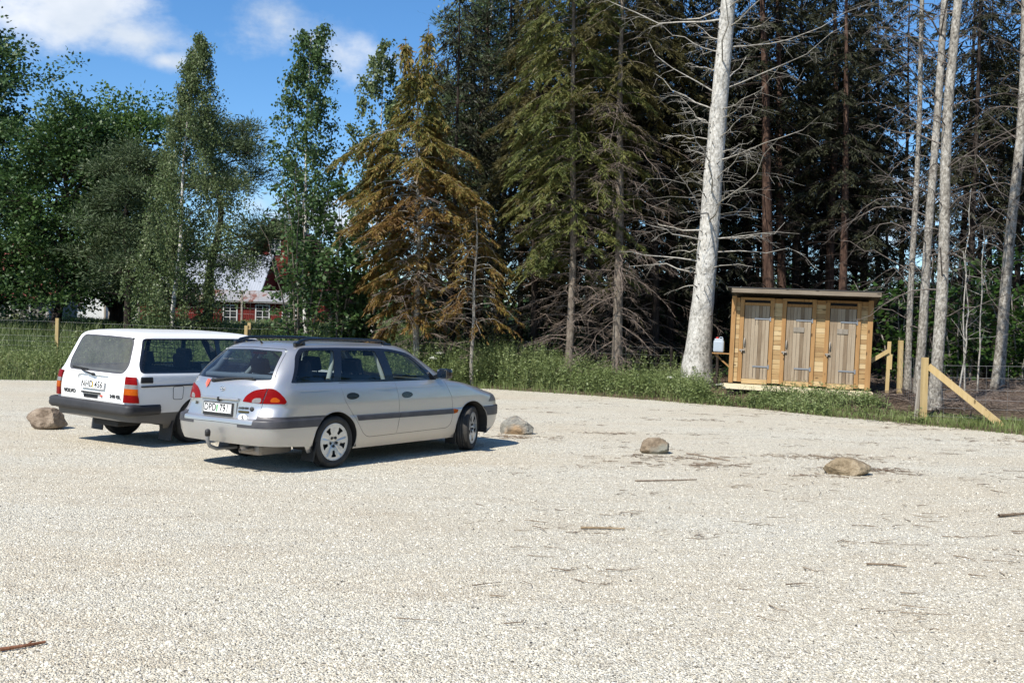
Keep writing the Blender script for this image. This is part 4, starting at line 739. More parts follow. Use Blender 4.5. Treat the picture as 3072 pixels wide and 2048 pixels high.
# netting along the forest edge, to the privy and on past it
ep = [fz(-3.4, 34.9), fz(-.4, 31.4), fz(2.2, 30.2), fz(4.6, 28.8), fz(5.6, 27.2)]
fe_ = empty('forest_fence', ep[1]); tag(fe_, 'thin wire netting along the shady forest edge left of the shed', 'fence'); re_ = rel(fe_, ep)
for p in re_: post(fe_, p, 1.15, .04, BK['dark'], False)
netting(re_, [.10, .28, .46, .66, .90, 1.12], .45, fe_, r=.0018, rv=.0014)
p1 = at(2697, 1199, 25.2); p2 = at(2769, 1267, 20.7); p3 = fz(12.2, 17.6); p4 = fz(14.5, 14.5)
rp = [fz(9.4, 27.4), fz(p1.x, 25.2), fz(p2.x, 20.7), p3, p4]
f3 = empty('corner_fence', rp[2]); tag(f3, 'wire fence on fresh yellow posts with a slanting plank brace at far right', 'fence'); rr_ = rel(f3, rp)
post(f3, rr_[1], 1.36, .05, WD['post']); post(f3, rr_[2], 1.30, .055, WD['post']); post(f3, rr_[3], 1.2, .05, WD['post']); post(f3, rr_[4], 1.2, .05, WD['post'])
netting(rr_[1:], [.10, .28, .46, .66, .90, 1.14], .40, f3)
be = on_ground(3012, 1285, .03); b0 = Vector(rp[2]) + Vector((.07, -.03, 1.12)); br = MB(); br.bar(b0 - f3.location, Vector((be.x, be.y, .05)) - f3.location, .045, .13); br.build('plank_brace', WD['post'], f3)
og = MB(); og.bar(Vector((-.12, .1, -.1)), Vector((-.05, .12, .85)), .05, .06); og.build('old_stake', WD['old'], f3)
# wire run in front of the red outbuilding
q0, q1, q2, q3, q4 = [base(px, 940, 60) for px in (315, 328, 416, 725, 880)]
g3 = empty('garden_fence', q1); tag(g3, 'tall wire run on thin posts in front of the red outbuilding', 'fence'); rg = rel(g3, (q0, q1, q2, q3, q4))
for p in rg: post(g3, p, 2.4, .05, WD['old'])
bb = MB(); bb.bar(Vector(rg[1]) + Vector((.05, -.1, 1.3)), Vector(rg[1]) + Vector((1.0, -.1, .3)), .09, .09); bb.build('brace', WD['post'], g3)
netting(rg, [1.0, 1.35, 1.7, 2.05, 2.4], .5, g3, r=.006, rv=.005)
# ================================================================ cars
def pchip(x, y, xi):
    x = np.asarray(x, float); y = np.asarray(y, float); h = np.diff(x); d = np.diff(y) / h
    m = np.zeros(len(x)); m[0] = d[0]; m[-1] = d[-1]
    for i in range(1, len(x) - 1):
        if d[i - 1] * d[i] > 0:
            w1 = 2 * h[i] + h[i - 1]; w2 = h[i] + 2 * h[i - 1]; m[i] = (w1 + w2) / (w1 / d[i - 1] + w2 / d[i])
    k = np.clip(np.searchsorted(x, xi) - 1, 0, len(x) - 2); t = (xi - x[k]) / h[k]; a = h[k]
    return (1 + 2 * t) * (1 - t) ** 2 * y[k] + t * (1 - t) ** 2 * a * m[k] + t * t * (3 - 2 * t) * y[k + 1] + t * t * (t - 1) * a * m[k + 1]
def shell(rows, nt=90, nr=26, ns=44, nf=26, barrel=.045, xm=1.1):
    """body skin as a stack of rounded plan outlines; rows: z, x rear, x front, half width, rear corner length and power, front corner length and power"""
    Rr = np.array(rows, float); n = len(Rr); t = np.linspace(0, n - 1, nt)
    C = [pchip(np.arange(n), Rr[:, k], t) for k in range(Rr.shape[1])]; G = []
    for i in range(nt):
        z, xr, xf, w, ar, er, af, ef = [c[i] for c in C]
        s = min(1, max(xf - xr, 1e-4) * .98 / (ar + af)); ar *= s; af *= s; th = np.linspace(0, np.pi / 2, 600)
        def q(a, e, m):
            X = -a * np.cos(th) ** (2 / e); Y = w * np.sin(th) ** (2 / e); l = np.r_[0, np.cumsum(np.hypot(np.diff(X), np.diff(Y)))]
            f = np.linspace(0, l[-1], m); return np.interp(f, l, X), np.interp(f, l, Y)
        Xr, Yr = q(ar, er, nr); Xf, Yf = q(af, ef, nf); xs = np.linspace(xr + ar, xf - af, ns)
        x = np.r_[xr + ar + Xr, xs[1:-1], (xf - af - Xf)[::-1]]; y = np.r_[Yr, np.full(ns - 2, w), Yf[::-1]]
        y = y * (1 - barrel * ((x - xm) / 2.2) ** 2); G.append(np.c_[x, -y, np.full_like(x, z)])
    return np.array(G)
AX = {'side': (Vector((1, 0, 0)), Vector((0, 0, 1))), 'end': (Vector((0, 1, 0)), Vector((0, 0, 1))), 'top': (Vector((1, 0, 0)), Vector((0, 1, 0))),
      'diag': (Vector((.7071, -.7071, 0)), Vector((0, 0, 1)))}
def round_poly(P, r=.04, n=4):
    """rounds the corners of a 2D outline; a point may carry its own radius as third entry"""
    out = []; m = len(P)
    for i in range(m):
        p = Vector(P[i][:2]); a = Vector(P[i - 1][:2]); b = Vector(P[(i + 1) % m][:2]); rr = P[i][2] if len(P[i]) > 2 else r
        d1 = (a - p); d2 = (b - p); k = min(rr, d1.length * .48, d2.length * .48)
        if k < 1e-4: out.append(p); continue
        s, e = p + d1.normalized() * k, p + d2.normalized() * k
        for j in range(n + 1):
            t = j / n; out.append(s * (1 - t) ** 2 + p * 2 * t * (1 - t) + e * t * t)
    return out
def grow(P, d):
    m = len(P); ar = sum(P[i - 1].x * P[i].y - P[i].x * P[i - 1].y for i in range(m)); sg = 1 if ar > 0 else -1; out = []
    for i in range(m):
        t = P[(i + 1) % m] - P[i - 1]; t = t.normalized() if t.length > 1e-9 else Vector((1, 0)); out.append(P[i] + Vector((t.y, -t.x)) * d * sg)
    return out
def inside(P, x, y):
    c = False; m = len(P); j = m - 1
    for i in range(m):
        if (P[i].y > y) != (P[j].y > y) and x < (P[j].x - P[i].x) * (y - P[i].y) / (P[j].y - P[i].y) + P[i].x: c = not c
        j = i
    return c
class Skin:
    def __init__(s, rows, **k):
        G = shell(rows, **k); nt, nu, _ = G.shape; s.bm = bmesh.new()
        vs = [[s.bm.verts.new(G[i, j]) for j in range(nu)] for i in range(nt)]
        for i in range(nt - 1):
            for j in range(nu - 1):
                s.bm.faces.new((vs[i][j], vs[i][j + 1], vs[i + 1][j + 1], vs[i + 1][j]))
        bmesh.ops.remove_doubles(s.bm, verts=s.bm.verts[:], dist=1e-4)
        s.lay = s.bm.faces.layers.int.new('reg'); s.names = ['body']
        s.V = G.reshape(-1, 3)
    def cut(s, name, P, view='side', filt=None, gap=0.0, over=None):
        if gap: s.cut('gap', grow(P, gap), view, filt, over=over)
        A, B = AX[view]; m = len(P); xs = [p.x for p in P]; ys = [p.y for p in P]; bb = (min(xs) - .02, max(xs) + .02, min(ys) - .02, max(ys) + .02)
        if name not in s.names: s.names.append(name)
        idx = s.names.index(name)
        def cand():
            for f in s.bm.faces:
                c = f.calc_center_median()
                if filt and not filt(c): continue
                a, b = c.dot(A), c.dot(B)
                if bb[0] - .06 < a < bb[1] + .06 and bb[2] - .06 < b < bb[3] + .06: yield f
        for i in range(m):
            p, q = P[i - 1], P[i]; d = q - p
            if d.length < 1e-5: continue
            lo = (min(p.x, q.x) - .004, max(p.x, q.x) + .004, min(p.y, q.y) - .004, max(p.y, q.y) + .004); geom = set()
            for f in cand():
                a = [v.co.dot(A) for v in f.verts]; b = [v.co.dot(B) for v in f.verts]
                if max(a) < lo[0] or min(a) > lo[1] or max(b) < lo[2] or min(b) > lo[3]: continue
                geom.add(f); geom.update(f.edges); geom.update(f.verts)
            if not geom: continue
            bmesh.ops.bisect_plane(s.bm, geom=list(geom), dist=2e-4, plane_co=A * p.x + B * p.y, plane_no=(A * d.y - B * d.x).normalized())
        for f in cand():
            c = f.calc_center_median()
            if inside(P, c.dot(A), c.dot(B)) and (over is None or s.names[f[s.lay]] in over + ['gap']): f[s.lay] = idx
    def finish(s):
        s.bm.normal_update(); s.nv = {}
        for v in s.bm.verts:
            n = v.normal.copy()
            if abs(v.co.y) < 1e-3: n.y = 0; n.normalize()
            s.nv[v] = n
        # make normals point outwards
        f = max(s.bm.faces, key=lambda f: -f.calc_center_median().y); s.sgn = 1 if f.normal.y < 0 else -1
    def emit(s, names, obname, material, parent, sides='RL', off=0.0, skirt=0.0, solid=0.0):
        """takes regions off the skin as a mesh; sides 'M' joins both halves, 'R'/'L' gives one mesh for each side"""
        ids = [s.names.index(n) for n in ([names] if isinstance(names, str) else names) if n in s.names]
        faces = [f for f in s.bm.faces if f[s.lay] in ids]; out = []
        if not faces: return out
        for side in (['M'] if sides == 'M' else list(sides)):
            V = []; NN = []; Fs = []; key = {}
            def vid(v, mir, depth=0):
                k = (v, mir if abs(v.co.y) > 1e-4 or depth else 0, depth)
                if k not in key:
                    n = s.nv[v] * s.sgn; c = v.co + n * (off - depth); n = n.copy()
                    if mir: c = Vector((c.x, -c.y, c.z)); n = Vector((n.x, -n.y, n.z))
                    key[k] = len(V); V.append(c); NN.append(n)
                return key[k]
            for mir in ([0, 1] if side == 'M' else [0] if side == 'R' else [1]):
                cnt = {}
                for f in faces:
                    L = [vid(v, mir) for v in f.verts]
                    if (s.sgn < 0) != bool(mir): L = L[::-1]
                    Fs.append(L)
                    if skirt:
                        for e in f.edges: cnt.setdefault(e, []).append(f)
                if skirt:
                    base = len(V); sk = []
                    for e, fl in cnt.items():
                        if len(fl) > 1: continue
                        a, b = e.verts
                        if side == 'M' and abs(a.co.y) < 1e-3 and abs(b.co.y) < 1e-3: continue
                        q = []
                        for v, dep in ((a, 0), (b, 0), (b, skirt), (a, skirt)):
                            n = s.nv[v] * s.sgn; c = v.co + n * (off - dep)
                            if mir: c = Vector((c.x, -c.y, c.z))
                            q.append(c)
                        fn = (q[1] - q[0]).cross(q[3] - q[0]).normalized(); fc = fl[0].calc_center_median()
                        if mir: fc = Vector((fc.x, -fc.y, fc.z))
                        if fn.dot(fc - q[0]) > 0: q = q[::-1]; fn = -fn
                        i0 = len(V)
                        for c in q: V.append(c); NN.append(fn)
                        Fs.append([i0, i0 + 1, i0 + 2, i0 + 3])
            me = bpy.data.meshes.new(obname); me.from_pydata([tuple(v) for v in V], [], Fs)
            me.polygons.foreach_set('use_smooth', [True] * len(Fs)); me.materials.append(material); me.update()
            me.normals_split_custom_set_from_vertices([tuple(n) for n in NN])
            out.append(link(obname, me, None, parent))
        return out
    def surf_y(s, x, z):
        d = np.hypot(s.V[:, 0] - x, s.V[:, 2] - z); d = d + (np.abs(s.V[:, 1]) < .3) * 9
        return float(s.V[d.argmin(), 1])
    def surf_x(s, y, z):
        m = s.V[:, 0] < .3; Vv = s.V[m]; d = np.hypot(Vv[:, 1] + abs(y), Vv[:, 2] - z); return float(Vv[d.argmin(), 0])

def text_mesh(txt, size, depth=.004, sx=1.0, bold=0.0, shear=0.0, space=1.0):
    cu = bpy.data.curves.new('lettering', 'FONT'); cu.body = txt; cu.size = size; cu.extrude = depth / 2; cu.align_x = 'CENTER'; cu.align_y = 'CENTER'
    cu.offset = bold; cu.shear = shear; cu.space_character = space
    o = bpy.data.objects.new('lettering', cu); COL.objects.link(o); dg = bpy.context.evaluated_depsgraph_get()
    me = bpy.data.meshes.new_from_object(o.evaluated_get(dg)); bpy.data.objects.remove(o)
    me.transform(Matrix.Diagonal((sx, 1, 1, 1))); return me
def place_text(me, name, material, parent, pos, nx, rz=0.0):
    # lettering on a surface whose outward normal is nx (mostly -x, the tail of a car)
    n = Vector(nx).normalized(); up = Vector((0, 0, 1)); up = (up - n * up.dot(n)).normalized(); rt = up.cross(n)
    M = Matrix((rt, up, n)).transposed().to_4x4() @ Matrix.Rotation(rz, 4, 'Z'); M.translation = Vector(pos); me.transform(M)
    me.materials.clear(); return link(name, me, material, parent)

def wheel(style, parent, loc, right, r, wid, steer=0.0):
    """wheel (> tyre, rim); built facing -y (right side of the car)"""
    w = empty('wheel', loc, (0 if right else math.pi) + steer, parent); h = wid / 2; ri = style['ri']
    t = MB(); s = h
    prof = [(-h * .62, ri), (-h * .80, ri + .012), (-h, ri + (r - ri) * .45), (-h * .96, ri + (r - ri) * .72), (-h * .80, r * .972), (-h * .70, r * .985), (-h * .66, r * .97), (-h * .40, r), (-h * .36, r * .976), (-h * .28, r * .976), (-h * .24, r),
            (-h * .05, r), (-h * .03, r * .976), (h * .05, r * .976), (h * .07, r), (h * .24, r), (h * .28, r * .976), (h * .36, r * .976), (h * .40, r), (h * .7, r * .985), (h, ri + (r - ri) * .6), (h * .9, ri)]
    t.lathe(prof, 56); t.lathe([(-h * .85, ri + .02), (-h * .84, ri + .024), (-h * .85, ri + .028)], 56)
    t.build('tyre', M['rubber'], w)
    # rim: polar plate whose depth and openings follow the spokes
    m = MB(); nA, nR = 120, 16; n5 = style['spokes']
    rr = [ri * (.0 + 1.0 * i / nR) for i in range(nR + 1)]
    def dep(a, q):
        x = (a * n5 / (2 * math.pi)) % 1.0; x = min(x, 1 - x) * 2          # 0 on a spoke, 1 between
        if style['kind'] == 'star':
            u = q / ri; face = -h * .72 + .022 * (1 - u) ** 2 - .01 * (u > .3) ; hole = (.50 < u < .88) and x > .66 + .14 * (1 - (u - .50) / .38)
            groove = .009 if (.28 < u < .93 and x < .10) else 0
            return face + groove, hole
        u = q / ri; hole = .62 < u < .80 and x > .5
        return -h * .55 + (.03 if u > .3 else 0) + .03 * (u > .82) * 0, hole
    V = []; F = []
    for i, q in enumerate(rr):
        for k in range(nA):
            a = 2 * math.pi * k / nA + style.get('ph', 0); d, _ = dep(2 * math.pi * k / nA, q); V.append((q * math.cos(a), d, q * math.sin(a)))
    for i in range(nR):
        for k in range(nA):
            _, ho = dep(2 * math.pi * (k + .5) / nA, (rr[i] + rr[i + 1]) / 2)
            if not ho: F.append((i * nA + k, i * nA + (k + 1) % nA, (i + 1) * nA + (k + 1) % nA, (i + 1) * nA + k))
    m.add(V, F, True)
    m.lathe([(-h * .72 - .01, ri), (-h * .86, ri + .006), (-h * .86, ri + .013), (-h * .62, ri + .014)], 56)
    if style['kind'] == 'star':
        m.mi = 1
        for k in range(5):
            a = 2 * math.pi * (k + .5) / 5 + style.get('ph', 0); m.lathe([(-h * .72 + .008, .017), (-h * .72 + .0, .017), (-h * .72 - .001, .0)], 10, c=(.052 * math.cos(a), -.004, .052 * math.sin(a)))
    m.build('rim', [style['mat'], M['black']], w)
    b = MB(); b.lathe([(-h * .30, 0), (-h * .30, ri), (-h * .62, ri)], 40); b.build('brake_disc', M['dark'], w)
    return w

def seat(parent, x, y, w=.5, bench=False, headrests=(0,), z0=.34, hb=.60, rec=.25, mt=None):
    s = MB(); s.box((x + .22, y, z0 + .10), (.52, w, .17), Matrix.Rotation(-.12, 3, 'Y'), .05)
    q = Matrix.Rotation(-rec, 3, 'Y'); s.box(Vector((x - .05 - math.sin(rec) * hb / 2, y, z0 + .12 + hb / 2)), (.14, w * .96, hb), q, .05)
    o = s.build('seat', mt or M['seat'], parent)
    for hy in headrests:
        h = MB(); h.box((x - .07 - math.sin(rec) * (hb + .12), y + hy, z0 + .12 + hb + .10), (.10, .27, .19), q, .04)
        for d in (-.07, .07): h.tube([(x - .06 - math.sin(rec) * hb, y + hy + d, z0 + .10 + hb), (x - .06 - math.sin(rec) * (hb + .1), y + hy + d, z0 + .22 + hb)], .008, 6)
        h.build('headrest', mt or M['seat'], o)
    return o
def plate(parent, txt1, txt2, pos, nrm_, w, h, chip, bordermat, tw=.9):
    """number plate with raised characters and a small sticker between the two groups"""
    n = Vector(nrm_).normalized(); up = Vector((0, 0, 1)); up = (up - n * up.dot(n)).normalized(); rt = up.cross(n); Mx = Matrix((rt, up, n)).transposed().to_4x4(); Mx.translation = Vector(pos)
    p = MB(); p.box((0, 0, 0), (w, h, .006), None, .0025); o = p.build('number_plate', M['platewhite'], parent); o.data.transform(Mx)
    b = MB()
    for a, c in (((0, h / 2 - .004, .004), (w - .006, .004, .002)), ((0, -h / 2 + .004, .004), (w - .006, .004, .002)), ((w / 2 - .004, 0, .004), (.004, h - .012, .002)), ((-w / 2 + .004, 0, .004), (.004, h - .012, .002))): b.box(a, c)
    bo = b.build('plate_border', bordermat, o); bo.data.transform(Mx)
    for t, cx in ((txt1, -w * .255), (txt2, w * .245)):
        me = text_mesh(t, h * 1.02, .003, tw, .0018, 0, 1.06); me.transform(Matrix.Translation((cx, 0, .004))); me.transform(Mx); link('lettering', me, M['black'], o)
    c = MB(); c.box((-w * .005, 0, .004), (w * .045, h * .72, .002)); co = c.build('tax_sticker', chip, o); co.data.transform(Mx)
    return o
TOY = [(.20,-.92,3.36,.79,.42,3.4,.6,3),(.30,-1.01,3.46,.835,.38,3.8,.6,3),(.42,-1.055,3.51,.857,.38,3.8,.6,3),
(.52,-1.065,3.52,.863,.38,3.8,.6,3),(.585,-1.055,3.52,.860,.38,3.8,.6,3),(.60,-1.015,3.50,.852,.38,3.8,.6,3),
(.66,-1.0,3.485,.851,.42,3.4,.6,3),(.74,-.99,3.42,.851,.5,3.2,.6,3),(.80,-.985,3.20,.846,.5,3.2,.6,3.2),
(.87,-.97,2.90,.836,.48,3.2,.5,3.4),(.93,-.955,2.60,.822,.47,3.2,.4,3.4),(.965,-.945,2.36,.809,.46,3.2,.4,3.2),
(1.00,-.925,2.26,.80,.45,3.2,.42,3),(1.10,-.84,2.08,.775,.43,3.2,.45,3),(1.20,-.74,1.91,.737,.42,3.2,.45,3),
(1.30,-.63,1.74,.692,.42,3.2,.45,3),(1.36,-.56,1.63,.658,.42,3.2,.45,3),(1.40,-.49,1.54,.618,.42,3.,.45,3),
(1.425,-.41,1.43,.56,.42,3,.45,3),(1.442,-.25,1.25,.45,.42,3,.45,3),(1.452,.1,1.0,.28,.4,3,.4,3),(1.456,.4,.7,0.0,.1,3,.1,3)]
VOL = [(.25,-.95,3.45,.76,.22,4,.4,4),(.33,-1.05,3.5,.81,.22,5,.4,4),(.50,-1.08,3.52,.835,.22,5,.4,5),(.70,-1.08,3.52,.845,.22,5,.4,5),
(.88,-1.06,3.48,.848,.22,5,.4,5),(.92,-1.05,3.30,.845,.22,5,.4,5),(.96,-1.035,2.60,.838,.22,5,.4,5),(.985,-1.02,2.05,.826,.22,5,.4,5),
(1.02,-1.005,1.98,.815,.22,5,.3,5),(1.22,-.93,1.66,.755,.22,5,.3,5),(1.39,-.865,1.42,.705,.22,5,.3,5),(1.435,-.845,1.35,.684,.22,4.5,.3,4),
(1.47,-.81,1.29,.65,.22,4,.3,4),(1.50,-.70,1.2,.57,.25,4,.3,4),(1.522,-.45,1.,.40,.3,4,.3,4),(1.532,-.2,.8,.2,.3,4,.3,4),(1.535,.1,.6,0,.1,4,.1,4)]

def paint_fn(flake, dirt):
    def fn(nt, b):
        g = N(nt, 'ShaderNodeTexCoord'); nz = noise_fac(nt, 2.2, 5, .6, g.outputs['Object']); base = b.inputs['Base Color'].default_value[:3]
        sx = N(nt, 'ShaderNodeSeparateXYZ', {0: g.outputs['Object']})
        lo = N(nt, 'ShaderNodeMapRange', {0: sx.outputs[2], 1: .75, 2: .22, 3: 0.0, 4: 1.0})          # road dust thrown up on the sills
        f = N(nt, 'ShaderNodeMath', {0: lo.outputs[0], 1: nz}, operation='MULTIPLY'); f2 = N(nt, 'ShaderNodeMath', {0: f.outputs[0], 1: dirt}, operation='MULTIPLY')
        c = mixc(nt, f2.outputs[0], tuple(base), (.42, .37, .29)); nt.links.new(c, b.inputs['Base Color'])
        r = N(nt, 'ShaderNodeMapRange', {0: nz, 1: .3, 2: .7, 3: b.inputs['Roughness'].default_value, 4: b.inputs['Roughness'].default_value + .08}); nt.links.new(r.outputs[0], b.inputs['Roughness'])
        if flake:
            v = N(nt, 'ShaderNodeTexVoronoi', {'Vector': g.outputs['Object'], 'Scale': 420.0}); m = mixc(nt, .12, c, v.outputs['Color'], 'OVERLAY'); nt.links.new(m, b.inputs['Base Color'])
    return fn
def glass(name, tint, dust=0.0, rough=.0):
    m = bpy.data.materials.new(name); m.use_nodes = True; nt = m.node_tree; nt.nodes.remove(nt.nodes['Principled BSDF']); out = nt.nodes['Material Output']
    tr = N(nt, 'ShaderNodeBsdfTransparent', {'Color': (*tint, 1)}); gl = N(nt, 'ShaderNodeBsdfGlossy', {'Color': (.95, .97, 1, 1), 'Roughness': rough}); g = N(nt, 'ShaderNodeNewGeometry'); dt = N(nt, 'ShaderNodeVectorMath', {0: g.outputs['Incoming'], 1: g.outputs['Normal']}, operation='DOT_PRODUCT'); ab = N(nt, 'ShaderNodeMath', {0: dt.outputs['Value']}, operation='ABSOLUTE')
    iv = N(nt, 'ShaderNodeMath', {0: 1.0, 1: ab.outputs[0]}, operation='SUBTRACT', use_clamp=True); pw = N(nt, 'ShaderNodeMath', {0: iv.outputs[0], 1: 5.0}, operation='POWER')
    f = N(nt, 'ShaderNodeMath', {0: pw.outputs[0], 1: .94, 2: .042}, operation='MULTIPLY_ADD', use_clamp=True)
    mx = N(nt, 'ShaderNodeMixShader', {0: f.outputs[0]}); nt.links.new(tr.outputs[0], mx.inputs[1]); nt.links.new(gl.outputs[0], mx.inputs[2]); last = mx
    if dust:
        df = N(nt, 'ShaderNodeBsdfDiffuse', {'Color': (.42, .42, .40, 1)}); nz = noise_fac(nt, 6, 5, .6); q = N(nt, 'ShaderNodeMapRange', {0: nz, 1: .25, 2: .75, 3: dust * .7, 4: dust * 1.3})
        m2 = N(nt, 'ShaderNodeMixShader', {0: q.outputs[0]}); nt.links.new(last.outputs[0], m2.inputs[1]); nt.links.new(df.outputs[0], m2.inputs[2]); last = m2
    nt.links.new(last.outputs[0], out.inputs[0]); return m
M = {}
M['silver'] = mat('silver_paint', (.47, .468, .465), .31, .74, coat=.6, coatr=.03, fn=paint_fn(True, .28))
M['white'] = mat('white_paint', (.80, .80, .78), .38, 0, coat=.5, coatr=.08, fn=paint_fn(False, 1.0))
M['rubber'] = mat('tyre_rubber', (.022, .021, .020), .8, fn=lambda nt, b: nt.links.new(ramp(nt, noise_fac(nt, 9, 5), [(.35, (.016, .016, .016)), (.75, (.05, .046, .04))]), b.inputs['Base Color']))
M['trim'] = mat('dark_trim', (.045, .045, .052), .48, fn=lambda nt, b: nt.links.new(ramp(nt, noise_fac(nt, 5, 5), [(.3, (.035, .035, .042)), (.75, (.075, .072, .075))]), b.inputs['Base Color']))
M['bumper_dark'] = mat('faded_bumper', (.06, .06, .065), .6, fn=lambda nt, b: nt.links.new(ramp(nt, noise_fac(nt, 4, 6), [(.3, (.014, .014, .016)), (.75, (.038, .037, .038))]), b.inputs['Base Color']))
M['gloss_black'] = mat('gloss_black', (.008, .008, .009), .18, coat=.5)
M['black'] = mat('black', (.012, .012, .012), .6)
M['dark'] = mat('dark_metal', (.03, .03, .03), .7)
M['under'] = mat('underseal', (.03, .028, .025), .9)
M['seat'] = mat('seat_cloth', (.028, .028, .034), .95, fn=lambda nt, b: bump(nt, b, noise_fac(nt, 220, 2), .3, .003))
M['interior_grey'] = mat('interior_grey', (.33, .35, .34), .8)
M['red_cloth'] = mat('red_cloth', (.25, .03, .03), .9)
M['chrome'] = mat('chrome', (.75, .75, .75), .12, 1)
M['alloy'] = mat('wheel_silver', (.62, .64, .66), .3, .75, coat=.4, fn=paint_fn(False, .3))
M['steel'] = mat('wheel_steel', (.28, .28, .28), .5, .5)
M['platewhite'] = mat('plate_white', (.82, .82, .80), .4)
M['chip_green'] = mat('sticker_green', (.05, .28, .08), .5); M['chip_yellow'] = mat('sticker_yellow', (.72, .47, .06), .5)
def lens(name, c):
    def fn(nt, b):
        w = N(nt, 'ShaderNodeTexWave', {'Vector': N(nt, 'ShaderNodeTexCoord').outputs['Object'], 'Scale': 28.0}, bands_direction='Z'); bump(nt, b, w.outputs['Fac'], .12, .002)
        d = mixc(nt, noise_fac(nt, 16, 2), c, tuple(x * .45 for x in c)); nt.links.new(d, b.inputs['Base Color'])
    return mat(name, c, .35, spec=.06, coat=.05, coatr=.05, fn=fn)
M['lens_red'] = lens('lens_red', (.235, .004, .004)); M['lens_orange'] = lens('lens_orange', (.50, .10, .006)); M['lens_white'] = lens('lens_clear', (.26, .26, .26))
M['glass_side'] = glass('side_glass', (.74, .80, .77)); M['glass_rear'] = glass('rear_glass', (.40, .46, .52), .02); M['glass_dusty'] = glass('dusty_glass', (.40, .41, .40), .15)
M['red_sticker'] = mat('red_sticker', (.62, .10, .06), .5); M['gold'] = mat('gold_badge', (.05, .04, .01), .4); M['pipe'] = mat('exhaust', (.30, .27, .24), .5, .7)
M['faint'] = mat('faint_lettering', (.22, .23, .24), .6)

